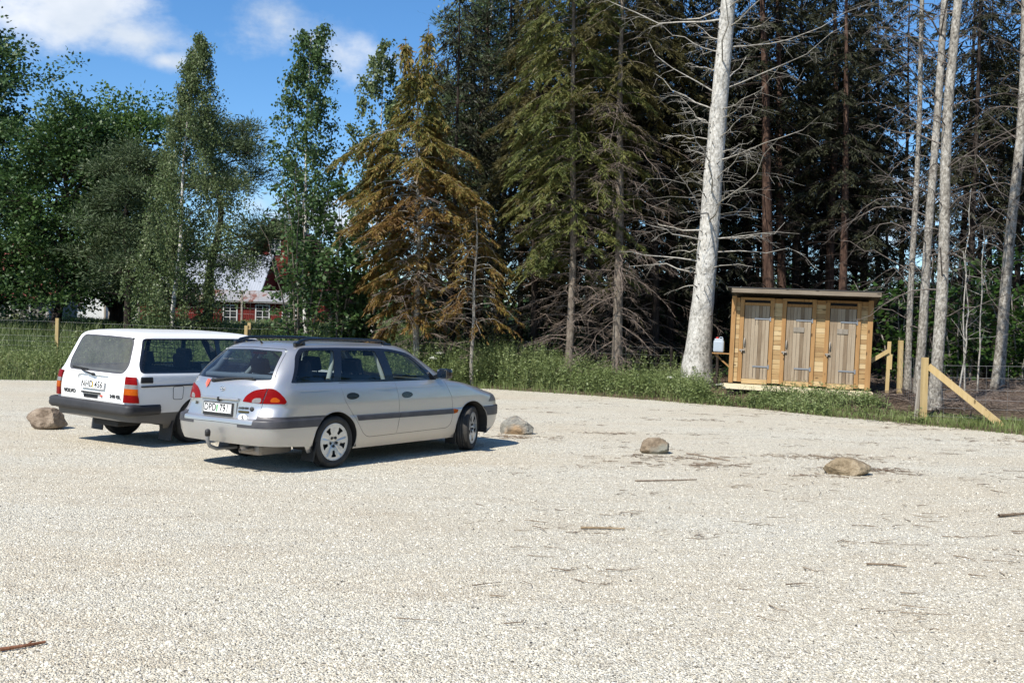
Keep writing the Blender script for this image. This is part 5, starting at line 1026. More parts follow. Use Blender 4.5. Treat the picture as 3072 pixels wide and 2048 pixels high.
# ---------------------------------------------------------------- silver estate car
def silver_car():
    root = empty('parked_car', (-2.70, 12.09, 0), math.pi / 2 - .614)
    tag(root, 'silver estate car with black roof rails and rounded red tail lamps', 'car')
    S = Skin(TOY, nt=96); rear = lambda c: c.x < -.25; side = lambda c: c.y < -.35; P = round_poly
    S.cut('band', P([(-1.2, .508), (-.10, .502), (-.10, .625), (-1.2, .632)], .004), 'side', lambda c: c.x < .1 and c.y < -.4)
    S.cut('front_band', P([(2.80, .595), (3.7, .595), (3.7, .465), (2.80, .465)], .01), 'side', lambda c: c.x > 2.7)
    S.cut('tailgate', P([(.05, .545), (-.583, .538), (-.613, .771), (-.639, .938), (-.655, 1.03), (-.515, 1.365, .05), (.05, 1.378)], .01), 'end', rear, gap=.005)
    S.cut('rear_window', P([(.05, 1.012), (-.632, 1.027, .02), (-.492, 1.345, .04), (.05, 1.358)], .01), 'end', rear)
    S.cut('tail_in', P([(-.362, .784, .015), (-.40, .85, .05), (-.49, .912, .06), (-.636, .94, .004), (-.609, .771, .004)], .02), 'end', lambda c: c.x < -.6)
    S.cut('tail_clear', P([(-.49, .778), (-.495, .808), (-.53, .83), (-.600, .832), (-.596, .778)], .025), 'end', lambda c: c.x < -.6)
    S.cut('tail_out', P([(-.207, .771, .004), (-.15, .94, .004), (-.095, .936), (-.04, .905), (.02, .845), (.05, .795), (.032, .771, .01)], .03), 'diag', lambda c: c.x < -.55 and c.y < -.5)
    S.cut('tail_orange', P([(-.13, .790), (-.115, .835), (-.065, .845), (-.02, .81), (-.035, .790)], .03), 'diag', lambda c: c.x < -.55 and c.y < -.5)
    S.cut('rear_door', P([(.068, .985, .0), (.148, .767), (.284, .594), (.451, .374, .1), (.535, .330, .06), (1.037, .337, .0), (1.092, .658, .25), (1.022, .985, .0)], .02), 'side', side, gap=.005)
    S.cut('front_door', P([(1.026, .985, 0), (1.096, .658, .25), (1.045, .337, 0), (2.05, .348, .07), (2.127, .41, .1), (2.162, .61, .1), (2.129, .755), (2.02, .94), (1.985, .985, 0)], .02), 'side', side, gap=.005)
    S.cut('trim', P([(-.645, 1.0, .02), (-.475, 1.30, .12), (-.365, 1.388, .06), (.16, 1.394), (.90, 1.390), (1.12, 1.378, .1), (1.42, 1.325, .1), (1.62, 1.185, .1), (1.85, .988, .01), (1.0, .986), (.08, .998)], .03), 'side', lambda c: c.y < -.4 and -.8 < c.x < 1.95)
    S.cut('quarter_window', P([(-.59, 1.022, .03), (-.435, 1.29, .1), (-.335, 1.358, .06), (.105, 1.364, .03), (-.01, 1.022, .02)], .02), 'side', side)
    S.cut('rear_glass', P([(.105, 1.022), (.225, 1.364, .03), (.80, 1.358, .03), (.875, 1.012)], .02), 'side', side)
    S.cut('front_glass', P([(1.02, 1.008), (.965, 1.355, .03), (1.13, 1.342, .08), (1.395, 1.285, .1), (1.57, 1.155, .1), (1.73, 1.006)], .02), 'side', side)
    S.cut('mould_r', P([(.323, .60), (.348, .535), (1.079, .533), (1.087, .596)], .008), 'side', side)
    S.cut('mould_f', P([(1.097, .596), (1.089, .533), (2.156, .528), (2.160, .590)], .008), 'side', side)
    S.cut('indicator', P([(2.174, .590), (2.172, .528), (2.245, .54), (2.268, .578)], .012), 'side', side)
    for hn, hx, hz in (('handle_r', .255, .829), ('handle_f', 1.218, .812)):
        S.cut(hn, [Vector((hx + .103 * math.cos(a) * (1 + .12 * math.cos(a)), hz + .040 * math.sin(a))) for a in np.linspace(0, 2 * math.pi, 17)[:-1]], 'side', side)
    S.cut('bonnet', P([(2.42, .05), (2.42, -.66), (3.18, -.62), (3.30, .05)], .02), 'top', lambda c: c.z > .74 and c.x > 2.2, gap=.004)
    S.cut('windscreen', P([(.05, 1.0), (-.70, 1.01, .04), (-.57, 1.355, .04), (.05, 1.37)], .02), 'end', lambda c: c.x > 1.2)
    S.cut('headlight', P([(2.98, .655), (3.6, .655), (3.6, .735), (3.10, .775)], .02), 'side', lambda c: c.x > 2.9 and c.y < -.25)
    S.cut('under_cut', P([(-1.3, .1), (-1.3, .322), (-.80, .305), (-.46, .283), (-.30, .1)], .004), 'side')
    for nm, cx, cz, r in (('arch', 0, .31, .35), ('arch', 2.61, .31, .372)):
        S.cut(nm, [Vector((cx + r * math.cos(a), cz + r * math.sin(a))) for a in np.linspace(0, 2 * math.pi, 41)[:-1]], 'side', lambda c: c.y < -.5)
    S.finish()
    body = S.emit(['body'], 'body', M['silver'], root, 'M')[0]
    S.emit('gap', 'panel_gap', M['black'], body, 'M', off=-.003)
    S.emit('bonnet', 'bonnet', M['silver'], root, 'M', skirt=.01)
    tg = S.emit('tailgate', 'tailgate', M['silver'], root, 'M', skirt=.015)[0]
    S.emit('rear_window', 'rear_window', M['glass_rear'], tg, 'M', off=.001)
    S.emit('windscreen', 'windscreen', M['glass_side'], root, 'M')
    S.emit('band', 'rear_bumper_strip', M['trim'], root, 'RL', off=.006, skirt=.012)
    S.emit('front_band', 'front_bumper_strip', M['trim'], root, 'M', off=.006, skirt=.012)
    S.emit('trim', 'window_trim', M['gloss_black'], root, 'RL', off=.001, skirt=.01)
    S.emit('quarter_window', 'window', M['glass_side'], root, 'RL', off=-.003)
    S.emit('headlight', 'headlight', M['lens_white'], root, 'RL', off=.002)
    for rn, wn_, mn, hn in (('rear_door', 'rear_glass', 'mould_r', 'handle_r'), ('front_door', 'front_glass', 'mould_f', 'handle_f')):
        ds = S.emit(rn, 'door', M['silver'], root, 'RL', skirt=.012)
        for k, sd in enumerate('RL'):
            S.emit(wn_, 'window', M['glass_side'], ds[k], sd, off=-.003); S.emit(mn, 'moulding', M['trim'], ds[k], sd, off=.009, skirt=.012)
            S.emit(hn, 'handle', M['gloss_black'], ds[k], sd, off=.004, skirt=.01)
    for sd in 'RL':
        t = S.emit('tail_out', 'tail_lamp', M['lens_red'], root, sd, off=.008, skirt=.012)[0]; S.emit('tail_orange', 'indicator_lens', M['lens_orange'], t, sd, off=.0085)
        S.emit('tail_in', 'tailgate_lamp', M['lens_red'], tg, sd, off=.008, skirt=.012); S.emit('tail_clear', 'reversing_lens', M['lens_white'], tg, sd, off=.009, skirt=.003)
        S.emit('indicator', 'side_indicator', M['lens_orange'], root, sd, off=.008, skirt=.01)
    # character line pressed into the flanks
    l = MB()
    for sg in (1, -1):
        pts = [(x, sg * abs(S.surf_y(x, .905)) + sg * .0005, .905 - .004 * (x - .5)) for x in np.linspace(-.55, 2.6, 26)]; l.tube(pts, .0025, 5)
    l.build('crease_line', M['silver'], body)
    # underside and wheel housings
    u = MB(); u.box((1.45, 0, .235), (3.0, 1.20, .05)); u.box((1.32, 0, .25), (1.75, 1.56, .06)); u.box((-.52, 0, .36), (.8, 1.1, .06)); u.box((-.02, 0, .31), (.12, 1.3, .09))
    for cx in (0, 2.61):
        for sg in (1, -1):
            pr = [(cx + .36 * math.cos(a), .31 + .36 * math.sin(a)) for a in np.linspace(-.25, math.pi + .25, 22)]
            vs = [(x, sg * .50, z) for x, z in pr] + [(x, sg * .82, z) for x, z in pr]; n = len(pr); u.add(vs, [(i, i + 1, n + i + 1, n + i) for i in range(n - 1)]); u.add(vs[:n], [tuple(range(n))])
    u.build('underbody', M['under'], root)
    for cx, r in ((0, .352), (2.61, .374)):
        for sg in (1, -1):
            lip = MB(); lip.tube([(cx + r * math.cos(a), sg * (abs(S.surf_y(cx + r * math.cos(a) * 1.03, max(.24, .31 + r * math.sin(a) * 1.03))) - .004), .31 + r * math.sin(a)) for a in np.linspace(-.2, math.pi + .2, 30)], .007, 6); lip.build('wheel_arch_lip', M['silver'], body)
    for sg in (1, -1):
        fl = MB(); fl.box((-.315, sg * .73, .21), (.02, .2, .22), Matrix.Rotation(.25, 3, 'Y'), .006); fl.build('mud_flap', M['black'], root)
        fl = MB(); fl.box((2.27, sg * .73, .19), (.02, .18, .16), None, .006); fl.build('mud_flap', M['black'], root)
    st = dict(kind='star', spokes=5, ri=.205, mat=M['alloy'], ph=.3)
    for x, y, stv in ((0, -.735, 0), (0, .735, 0), (2.62, -.735, .40), (2.62, .735, .40)): wheel(st, root, (x, y, .305), y < 0, .305, .195, stv)
    # cabin
    cab = MB(); cab.box((1.0, 0, .36), (2.6, 1.4, .05)); cab.box((-.5, 0, .60), (.75, 1.3, .04)); cab.box((-.22, 0, .55), (.06, 1.3, .35)); cab.build('cabin_floor', M['seat'], root)
    for y in (.36, -.36): seat(root, .98, y, .5)
    seat(root, .0 + .12, 0, 1.28, headrests=(.36, -.36), z0=.36, hb=.56)
    d = MB(); d.box((1.86, 0, .86), (.55, 1.38, .2), Matrix.Rotation(.1, 3, 'Y'), .05); d.box((1.62, .36, .93), (.22, .42, .12), None, .04); db = d.build('dashboard', M['seat'], root)
    w = MB(); c0 = Vector((1.48, .36, .93)); q = Matrix.Rotation(-1.15, 3, 'Y')
    w.tube([c0 + q @ Vector((.185 * math.cos(a), .185 * math.sin(a), 0)) for a in np.linspace(0, 2 * math.pi, 25)], .014, 7, False); w.bar(c0 + q @ Vector((0, -.18, 0)), c0 + q @ Vector((0, .18, 0)), .04, .02); w.bar(c0, c0 + q @ Vector((.18, 0, 0)), .04, .02)
    w.build('steering_wheel', M['black'], db)
    mi = MB(); mi.box((1.42, 0, 1.30), (.03, .24, .06), None, .012); mi.build('rear_view_mirror', M['black'], root)
    ip = MB()
    for sg in (1, -1):
        ip.tube([(-.70, sg * .60, 1.04), (-.60, sg * .56, 1.12), (-.47, sg * .50, 1.33)], .045, 8); ip.tube([(-.03, sg * .72, 1.02), (.10, sg * .64, 1.2), (.155, sg * .60, 1.36)], .03, 8); ip.tube([(.90, sg * .74, 1.0), (.86, sg * .61, 1.37)], .032, 8)
        ip.tube([(1.86, sg * .70, 1.0), (1.62, sg * .62, 1.2), (1.40, sg * .54, 1.35)], .028, 8)
    ip.tube([(-.72, .58, 1.045), (-.72, -.58, 1.045)], .035, 8); ip.build('pillar_lining', M['interior_grey'], root)
    bl = MB(); bl.box((-.44, 0, 1.315), (.05, .2, .035), None, .01); bl.build('brake_light', M['lens_red'], root)
    # fittings on the tail
    surf = lambda y, z, o=.004: (S.surf_x(y, z) - o, y, z)
    lp = MB(); lp.tube([surf(y, .80 - .0, .012) for y in np.linspace(.335, -.31, 14)], .017, 8); lp.build('plate_lip', M['silver'], tg)
    rc = MB(); rc.box((S.surf_x(0, .69) - .003, .012, .688), (.012, .60, .16), Matrix.Rotation(.08, 3, 'Y'), .005); rc.build('plate_recess', M['silver'], tg)
    bo = MB(); bo.box((S.surf_x(0, .69) - .014, .014, .683), (.014, .512, .150), Matrix.Rotation(.08, 3, 'Y'), .006); bo.build('plate_holder', M['black'], tg)
    st2 = MB(); st2.box((S.surf_x(0, .69) - .0215, .014, .622), (.003, .44, .017), Matrix.Rotation(.08, 3, 'Y')); st2.build('dealer_strip', M['platewhite'], tg)
    plate(tg, 'DPD', '791', (S.surf_x(0, .69) - .024, .014, .692), (-1, 0, .08), .48, .11, M['chip_green'], M['black'])
    bt = MB(); bt.box((S.surf_x(0, .80) - .02, .014, .792), (.03, .03, .05), None, .008); bt.build('boot_button', M['black'], tg)
    # oval emblem of three rings
    em = MB(); ec = Vector(surf(0, .905, .008))
    for ry, rz, oy, oz in ((.036, .024, 0, 0), (.013, .022, 0, 0), (.025, .010, 0, .012)):
        em.tube([ec + Vector((0, oy + ry * math.cos(a), oz + rz * math.sin(a))) for a in np.linspace(0, 2 * math.pi, 25)], .0035, 6, False)
    em.build('emblem', M['chrome'], tg)
    n0 = (-1, -.12, .12)
    place_text(text_mesh('AVENSIS', .033, .004, 1.15, .001, .2), 'badge_lettering', M['dark'], tg, surf(-.385, .712, .008), (-1, -.16, .1))
    dt = MB(); dt.lathe([(-.004, .0), (-.004, .024), (.004, .026)], 18); do = dt.build('round_badge', M['dark'], tg); do.data.transform(Matrix.Translation(surf(-.505, .708, .008)) @ Matrix.Rotation(-1.2, 4, 'Z'))
    gb = MB(); gb.box(surf(-.40, .672, .006), (.008, .145, .024), Matrix.Rotation(.16, 3, 'Z')); gb.build('model_badge', M['gold'], tg)
    place_text(text_mesh('2.0', .045, .004, 1.1, .001), 'badge_lettering', M['gold'], tg, surf(.44, .725, .008), (-1, .25, .1))
    so = MB(); so.lathe([(-.003, 0), (-.003, 1), (.003, 1)], 28); s2 = so.build('country_sticker', M['platewhite'], tg)
    s2.data.transform(Matrix.Translation(surf(-.415, .605, .009)) @ Matrix.Rotation(-math.pi / 2 + .18, 4, 'Z') @ Matrix.Diagonal((.066, 1, .046, 1)))
    place_text(text_mesh('S', .066, .003, 1, .002), 'lettering', M['black'], s2, surf(-.415, .605, .015), (-1, -.18, .0))
    rs = MB(); pts = [(-.035, .045), (.035, .05), (.03, 0), (0, -.05), (-.028, -.01)]
    rs.add([(S.surf_x(.285 + a, .955 + b) - .012, .285 + a, .955 + b) for a, b in pts], [(0, 1, 2, 3, 4)]); rs.build('shield_sticker', M['red_sticker'], tg)
    ay, az, by, bz = .19, .995, -.40, 1.045
    wp = MB(); wp.tube([surf(ay, az, .02), surf((ay + by) / 2, 1.03, .03), surf(by, bz, .022)], [.018, .010, .008], 8); wp.bar(surf(.02, 1.03, .018), surf(-.46, 1.035, .018), .010, .018); wp.lathe([(-.02, .02), (.02, .024)], 12, c=surf(ay, az, .012)); wp.build('rear_wiper', M['black'], tg)
    me = text_mesh('TOYOTA', .021, .001, 1.1); me2 = MB(); rr = random.Random(2)
    for k in list(range(-17, -8)) + list(range(7, 20)): me2.box((k * .0085, rr.uniform(-.002, .002), 0), (.003, rr.uniform(.006, .014), .001))
    place_text(me, 'window_lettering', M['faint'], tg, surf(.19, 1.235, .005), (-.7, 0, .6)); q = me2.build('window_lettering', M['faint']).data; bpy.data.objects.remove(bpy.data.objects['window_lettering.001']); place_text(q, 'window_lettering', M['faint'], tg, surf(.185, 1.235, .005), (-.7, 0, .6))
    # roof rails, aerial, mirrors, tow bar, exhaust
    for sg in (1, -1):
        rl = MB(); xs = np.linspace(-.36, 1.20, 24); pts = []
        for x in xs:
            e = min(x + .36, 1.20 - x); pts.append((x, sg * (.535 - .02 * ((x - .4) / .8) ** 2), 1.425 - .018 * ((x - .35) / .8) ** 2 + .068 * min(1, (e / .17)) ** .6))
        rl.tube(pts, [.03 if min(x + .36, 1.2 - x) < .1 else .019 for x in xs], 8); rl.box((-.31, sg * .52, 1.425), (.16, .05, .06), None, .02); rl.box((1.14, sg * .54, 1.425), (.16, .05, .05), None, .02)
        rl.build('roof_rail', M['gloss_black'], root)
        mm = MB(); mm.box((1.86, sg * .93, 1.07), (.13, .20, .135), Matrix.Rotation(sg * .12, 3, 'Z'), .045); mm.bar((1.84, sg * .78, 1.015), (1.85, sg * .86, 1.04), .07, .05); mo = mm.build('door_mirror', M['gloss_black'], root)
        mg = MB(); mg.box((1.792, sg * .94, 1.07), (.006, .165, .10), Matrix.Rotation(sg * .12, 3, 'Z')); mg.build('mirror_glass', M['chrome'], mo)
    an = MB(); an.tube([(-.40, 0, 1.415), (-.44, 0, 1.455)], [.016, .008], 8); an.build('aerial', M['black'], root)
    th = MB(); th.tube([(-.75, 0, .235), (-1.03, 0, .235), (-1.12, 0, .27), (-1.155, 0, .34), (-1.155, 0, .40)], .022, 8); tb = th.build('tow_bar', M['steel'], root)
    tc_ = MB(); tc_.lathe([(.385, 0), (.385, .028), (.43, .032), (.45, .028), (.462, .014), (.464, 0)], 16, 'z', c=(-1.155, 0, 0)); tc_.build('tow_ball_cap', M['black'], tb)
    ex = MB(); ex.tube([(-.55, -.40, .25), (-.9, -.42, .255), (-1.03, -.40, .25)], .03, 10, False); ex.tube([(-1.03, -.40, .25), (-.95, -.41, .252)], .024, 10, False); ex.box((-.62, -.35, .25), (.5, .34, .14), None, .05); ex.build('exhaust', M['pipe'], root)
    return root

# ---------------------------------------------------------------- white estate car
def white_car():
    root = empty('parked_car', (-5.0, 14.12, 0), math.pi / 2 - .535)
    tag(root, 'boxy white estate car with upright tail lamps and dark bumper, behind the silver car', 'car')
    tilt = .03; P = round_poly
    S = Skin(VOL, nt=80); rear = lambda c: c.x < -.35; side = lambda c: c.y < -.35
    S.cut('lower', P([(-1.3, .20), (3.7, .20), (3.7, .47), (-1.3, .47)], 0), 'side')
    S.cut('tailgate', P([(.05, .600), (-.638, .600), (-.622, .94), (-.615, 1.0), (-.60, 1.2), (-.545, 1.445, .05), (.05, 1.468)], .03), 'end', rear, gap=.004)
    S.cut('rear_seal', P([(.05, .966), (-.545, .966, .11), (-.598, 1.08, .1), (-.522, 1.438, .09), (.05, 1.444)], .05), 'end', rear)
    S.cut('rear_window', P([(.05, .984), (-.53, .984, .1), (-.578, 1.085, .1), (-.505, 1.42, .08), (.05, 1.426)], .05), 'end', rear)
    S.cut('recess', P([(.28, .925), (-.31, .925), (-.31, .848), (.28, .848)], .02), 'end', rear, over=['tailgate'])
    S.cut('recess', P([(.05, .925), (-.28, .925), (-.28, .848), (.05, .848)], .02), 'end', rear, over=['tailgate'])
    S.cut('handle_recess', P([(.05, .668), (-.145, .668), (-.145, .615), (.05, .615)], .01), 'end', rear, over=['tailgate'])
    for nm, z0, z1 in (('lamp_red', .612, .937), ('lamp_clear', .79, .842), ('lamp_orange', .71, .79)):
        q = lambda z, a, b: a + (b - a) * (z - .612) / .325
        S.cut(nm, P([(q(z0, -.298, -.282), z0), (q(z1, -.298, -.282), z1), (q(z1, -.116, -.148), z1), (q(z0, -.116, -.148), z0)], .004), 'diag', lambda c: c.x < -.6 and c.y < -.4)
    S.cut('trim', P([(-.935, .994, .07), (-.918, 1.10), (-.80, 1.437, .05), (.2, 1.447), (1.15, 1.45, .1), (1.40, 1.40, .08), (1.80, 1.0, .03), (1.7, .985), (0, .985)], .03), 'side', lambda c: c.y < -.35 and c.x < 1.9)
    S.cut('quarter_window', P([(-.915, 1.012, .07), (-.785, 1.422, .04), (.36, 1.430, .03), (.36, 1.012, .03)], .03), 'side', side)
    S.cut('rear_glass', P([(.44, 1.012), (.44, 1.430), (1.0, 1.428), (1.06, 1.012)], .03), 'side', side)
    S.cut('front_glass', P([(1.13, 1.012), (1.08, 1.426), (1.14, 1.424, .04), (1.35, 1.38, .05), (1.70, 1.012)], .03), 'side', side)
    S.cut('vent', P([(-.945, .944), (-.768, .942), (-.766, .867), (-.95, .868)], .012), 'side', side)
    S.cut('strip', P([(-.945, .812), (3.3, .852), (3.3, .872), (-.945, .832)], 0), 'side', side)
    S.cut('rear_door', P([(.40, .975, 0), (.36, .70), (.42, .52, .05), (.50, .42, .03), (1.12, .42, 0), (1.12, .975, 0)], .02), 'side', side, gap=.004, over=['body'])
    S.cut('front_door', P([(1.13, .975, 0), (1.13, .42, 0), (2.0, .42, .03), (2.03, .6), (2.0, .975, 0)], .02), 'side', side, gap=.004, over=['body'])
    S.cut('bonnet', P([(2.1, .05), (2.1, -.70), (3.42, -.70), (3.42, .05)], .02), 'top', lambda c: c.z > .87 and c.x > 2.05, gap=.004)
    S.cut('windscreen', P([(.05, 1.02), (-.72, 1.02, .04), (-.60, 1.44, .04), (.05, 1.455)], .02), 'end', lambda c: c.x > 1.15)
    S.cut('headlight', P([(.79, .68), (-.79, .68), (-.79, .84), (-.46, .84), (-.46, .68)][1:], .01), 'end', lambda c: c.x > 3.1)
    S.cut('under_cut', P([(-1.3, .1), (-1.3, .362), (-1.0, .358), (-.55, .315), (-.40, .1)], .004), 'side')
    for nm, cx in (('arch', 0), ('arch', 2.65)):
        S.cut(nm, [Vector((cx + .36 * math.cos(a), .31 + .36 * math.sin(a))) for a in np.linspace(0, 2 * math.pi, 41)[:-1]], 'side', lambda c: c.y < -.5)
    S.finish()
    body = S.emit(['body'], 'body', M['white'], root, 'M')[0]
    S.emit('gap', 'panel_gap', M['black'], body, 'M', off=-.003)
    S.emit('lower', 'sill_panel', mat('grey_underseal', (.085, .08, .073), .85, fn=paint_fn(False, .35)), root, 'M')
    S.emit('bonnet', 'bonnet', M['white'], root, 'M', skirt=.01)
    tg = S.emit('tailgate', 'tailgate', M['white'], root, 'M', skirt=.015)[0]
    S.emit('recess', 'plate_recess', M['white'], tg, 'M', off=-.035, skirt=-.035); S.emit('handle_recess', 'handle_recess', M['bumper_dark'], tg, 'M', off=-.012, skirt=-.012)
    S.emit('rear_seal', 'window_seal', M['trim'], tg, 'M', off=.004, skirt=.006)
    S.emit('rear_window', 'rear_window', M['glass_dusty'], tg, 'M', off=.002)
    S.emit('windscreen', 'windscreen', M['glass_side'], root, 'M'); S.emit('headlight', 'headlight', M['lens_white'], root, 'RL', off=.01, skirt=.012)
    S.emit('trim', 'window_trim', M['gloss_black'], root, 'RL', off=.002, skirt=.01); S.emit('quarter_window', 'window', M['glass_side'], root, 'RL', off=-.003)
    S.emit('vent', 'air_vent', M['black'], root, 'RL', off=.006, skirt=.01); S.emit('strip', 'side_moulding', M['trim'], root, 'RL', off=.012, skirt=.014)
    for rn, wn_ in (('rear_door', 'rear_glass'), ('front_door', 'front_glass')):
        ds = S.emit(rn, 'door', M['white'], root, 'RL', skirt=.012)
        for k, sd in enumerate('RL'):
            S.emit(wn_, 'window', M['glass_side'], ds[k], sd, off=-.003); x = .55 if rn == 'rear_door' else 1.28; sg = -1 if sd == 'R' else 1
            h = MB(); h.box((x, sg * (abs(S.surf_y(x, .91)) + .012), .91), (.2, .03, .045), None, .01); h.build('handle', M['black'], ds[k])
    for sd in 'RL':
        t = S.emit('lamp_red', 'tail_lamp', M['lens_red'], root, sd, off=.022, skirt=.026)[0]; S.emit('lamp_clear', 'reversing_lens', M['lens_white'], t, sd, off=.023, skirt=.02); S.emit('lamp_orange', 'indicator_lens', M['lens_orange'], t, sd, off=.023, skirt=.02)
    # fuel flap on the right flank
    ff = MB(); pl = round_poly([(-.44, .810), (-.265, .815), (-.275, .636), (-.43, .640)], .03, 5); fp = [(p.x, S.surf_y(p.x, p.y) - .001, p.y) for p in pl]; ff.tube(fp + [fp[0]], .0035, 5, False); ff.build('fuel_flap', M['bumper_dark'], root)
    # bumpers swept round the corners
    def bumper(name, xr, xs, hw, zt, zb, dr):
        path = [(xs, -hw)]; rc = .09
        for a in np.linspace(0, math.pi / 2, 8): path.append((xr + dr * rc * (1 - math.sin(a)), -(hw - rc + rc * math.cos(a))))
        path += [(x, -y) for x, y in path[::-1]]; b = MB(); n = len(path); prof = [(-.03, zt + .0), (.02, zt + .012), (.055, zt + .002), (.075, zt - .025), (.07, zt - .05), (.078, zt - .07), (.07, zb + .025), (.04, zb), (-.03, zb)]
        vs = []
        for i, (x, y) in enumerate(path):
            t = Vector(path[min(i + 1, n - 1)]) - Vector(path[max(i - 1, 0)]); t.normalize(); nn = Vector((-t.y, t.x)) * (1 if dr > 0 else -1)
            for o, z in prof: vs.append((x + nn.x * (o - .075) * 1.0, y + nn.y * (o - .075), z))
        m = len(prof); b.add(vs, [(i * m + k, i * m + k + 1, (i + 1) * m + k + 1, (i + 1) * m + k) for i in range(n - 1) for k in range(m - 1)], True)
        b.add(vs[:m], [tuple(range(m))]); b.add(vs[-m:], [tuple(range(m))[::-1]]); return b.build(name, M['bumper_dark'], root)
    bumper('bumper', -1.15, -.63, .838, .580, .447, 1); bumper('bumper', 3.64, 3.05, .865, .585, .43, -1)
    u = MB(); u.box((1.45, 0, .25), (3.2, 1.2, .06)); u.box((-.02, 0, .31), (.12, 1.3, .09)); u.box((1.33, 0, .25), (1.8, 1.5, .05)); u.box((-.62, 0, .42), (.8, 1.2, .05)); u.box((-.78, -.15, .31), (.35, .5, .10), None, .03)
    for cx in (0, 2.65):
        for sg in (1, -1):
            pr = [(cx + .37 * math.cos(a), .31 + .37 * math.sin(a)) for a in np.linspace(-.25, math.pi + .25, 22)]
            vs = [(x, sg * .50, z) for x, z in pr] + [(x, sg * .82, z) for x, z in pr]; n = len(pr); u.add(vs, [(i, i + 1, n + i + 1, n + i) for i in range(n - 1)]); u.add(vs[:n], [tuple(range(n))])
    u.build('underbody', M['under'], root)
    st = dict(kind='plain', spokes=10, ri=.20, mat=M['steel'], ph=0)
    for x, y in ((0, -.70), (0, .70), (2.65, -.70), (2.65, .70)): wheel(st, root, (x, y, .31), y < 0, .315, .19, 0)
    for sg in (1, -1):
        f = MB(); f.box((-.42, sg * .70, .22), (.02, .24, .27), Matrix.Rotation(.1, 3, 'Y'), .006); f.build('mud_flap', M['bumper_dark'], root)
    cab = MB(); cab.box((.9, 0, .40), (2.8, 1.4, .05)); cab.box((-.35, 0, .66), (1.1, 1.4, .04)); cab.build('cabin_floor', M['seat'], root)
    for y in (.37, -.37): seat(root, 1.02, y, .52)
    seat(root, .30, 0, 1.30, headrests=(.37, -.37), z0=.40, hb=.50)
    bx = MB(); bx.box((-.45, .25, .80), (.5, .5, .26), Matrix.Rotation(.3, 3, 'Z'), .05); bx.build('luggage', M['seat'], root)
    rb = MB(); rb.box((-.55, -.35, .78), (.6, .45, .16), Matrix.Rotation(-.2, 3, 'Z'), .06); rb.build('red_blanket', M['red_cloth'], root)
    gd = MB()
    for y in np.linspace(-.6, .6, 17): gd.tube([(.10, y, 1.0), (.06, y, 1.42)], .004, 4, False)
    for z in np.linspace(1.0, 1.42, 7): gd.tube([(.10 - .1 * (z - 1), -.62, z), (.10 - .1 * (z - 1), .62, z)], .004, 4, False)
    gd.build('cargo_guard', M['black'], root)
    ip = MB(); ip.tube([(-.96, .55, .99), (-.96, -.55, .99)], .02, 8); ip.build('parcel_roller', M['interior_grey'], root)
    d = MB(); d.box((1.80, 0, .90), (.45, 1.4, .2), None, .05); db = d.build('dashboard', M['seat'], root)
    w = MB(); c0 = Vector((1.45, .37, .95)); q = Matrix.Rotation(-1.15, 3, 'Y'); w.tube([c0 + q @ Vector((.19 * math.cos(a), .19 * math.sin(a), 0)) for a in np.linspace(0, 2 * math.pi, 25)], .014, 7, False); w.bar(c0 + q @ Vector((0, -.18, 0)), c0 + q @ Vector((0, .18, 0)), .05, .02); w.build('steering_wheel', M['black'], db)
    surf = lambda y, z, o=.004: (S.surf_x(y, z) - o, y, z)
    plate(tg, 'NHD', '456', (S.surf_x(0, .79) - .022, -.055, .797), (-1, 0, .10), .46, .112, M['chip_yellow'], M['black'])
    hb = MB(); hb.box((-1.094, -.015, .690), (.03, .375, .022), None, .008); hb.build('tailgate_handle', M['black'], tg)
    lk = MB(); lk.lathe([(-.012, 0), (-.012, .014), (.01, .016)], 12, c=(0, 0, 0)); lo = lk.build('tailgate_lock', M['red_sticker'], tg); lo.data.transform(Matrix.Translation((-1.088, -.225, .66)) @ Matrix.Rotation(-math.pi / 2, 4, 'Z'))
    place_text(text_mesh('VOLVO', .064, .006, 1.15, .003), 'badge_lettering', M['dark'], tg, surf(.435, .683, .006), (-1, 0, 0))
    place_text(text_mesh('240 GL', .06, .006, 1.15, .002), 'badge_lettering', M['dark'], tg, surf(-.485, .672, .006), (-1, 0, 0))
    wp = MB(); wp.tube([surf(-.01, .93, .02), surf(.2, .965, .03), surf(.30, .992, .026)], [.016, .009, .007], 8); wp.bar(surf(.14, .985, .018), surf(.47, 1.002, .018), .012, .022); wp.lathe([(-.02, .018), (.02, .022)], 12, c=surf(-.01, .93, .01)); wp.build('rear_wiper', M['black'], tg)
    nz = MB(); nz.box(surf(-.50, 1.425, .01), (.02, .03, .03), None, .008); nz.build('washer_nozzle', M['black'], tg)
    for sg in (1, -1):
        rk = MB(); rk.tube([(-.74, sg * .655, 1.44), (-.735, sg * .63, 1.53)], .024, 8); rk.tube([(-.82, sg * .50, 1.542), (-.76, sg * .59, 1.548), (-.68, sg * .70, 1.535)], [.014, .024, .016], 8); rk.build('roof_rack_foot', M['chrome'], root)
    an = MB(); an.tube([(1.25, .60, 1.44), (1.25, .60, 1.74)], .006, 6); an.build('aerial', M['black'], root)
    th = MB(); th.tube([(-.7, 0, .30), (-1.10, 0, .31), (-1.22, 0, .33), (-1.26, 0, .40), (-1.26, 0, .45)], .022, 8); tb = th.build('tow_bar', M['under'], root)
    c = MB(); c.lathe([(.43, 0), (.43, .035), (.49, .036), (.515, .02), (.518, 0)], 14, 'z', c=(-1.26, 0, 0)); c.build('tow_ball_cap', M['black'], tb)
    ex = MB(); ex.tube([(-.35, .30, .26), (-.75, .42, .28), (-1.02, .62, .29), (-1.13, .72, .29)], .028, 10, False); ex.build('exhaust', M['pipe'], root)
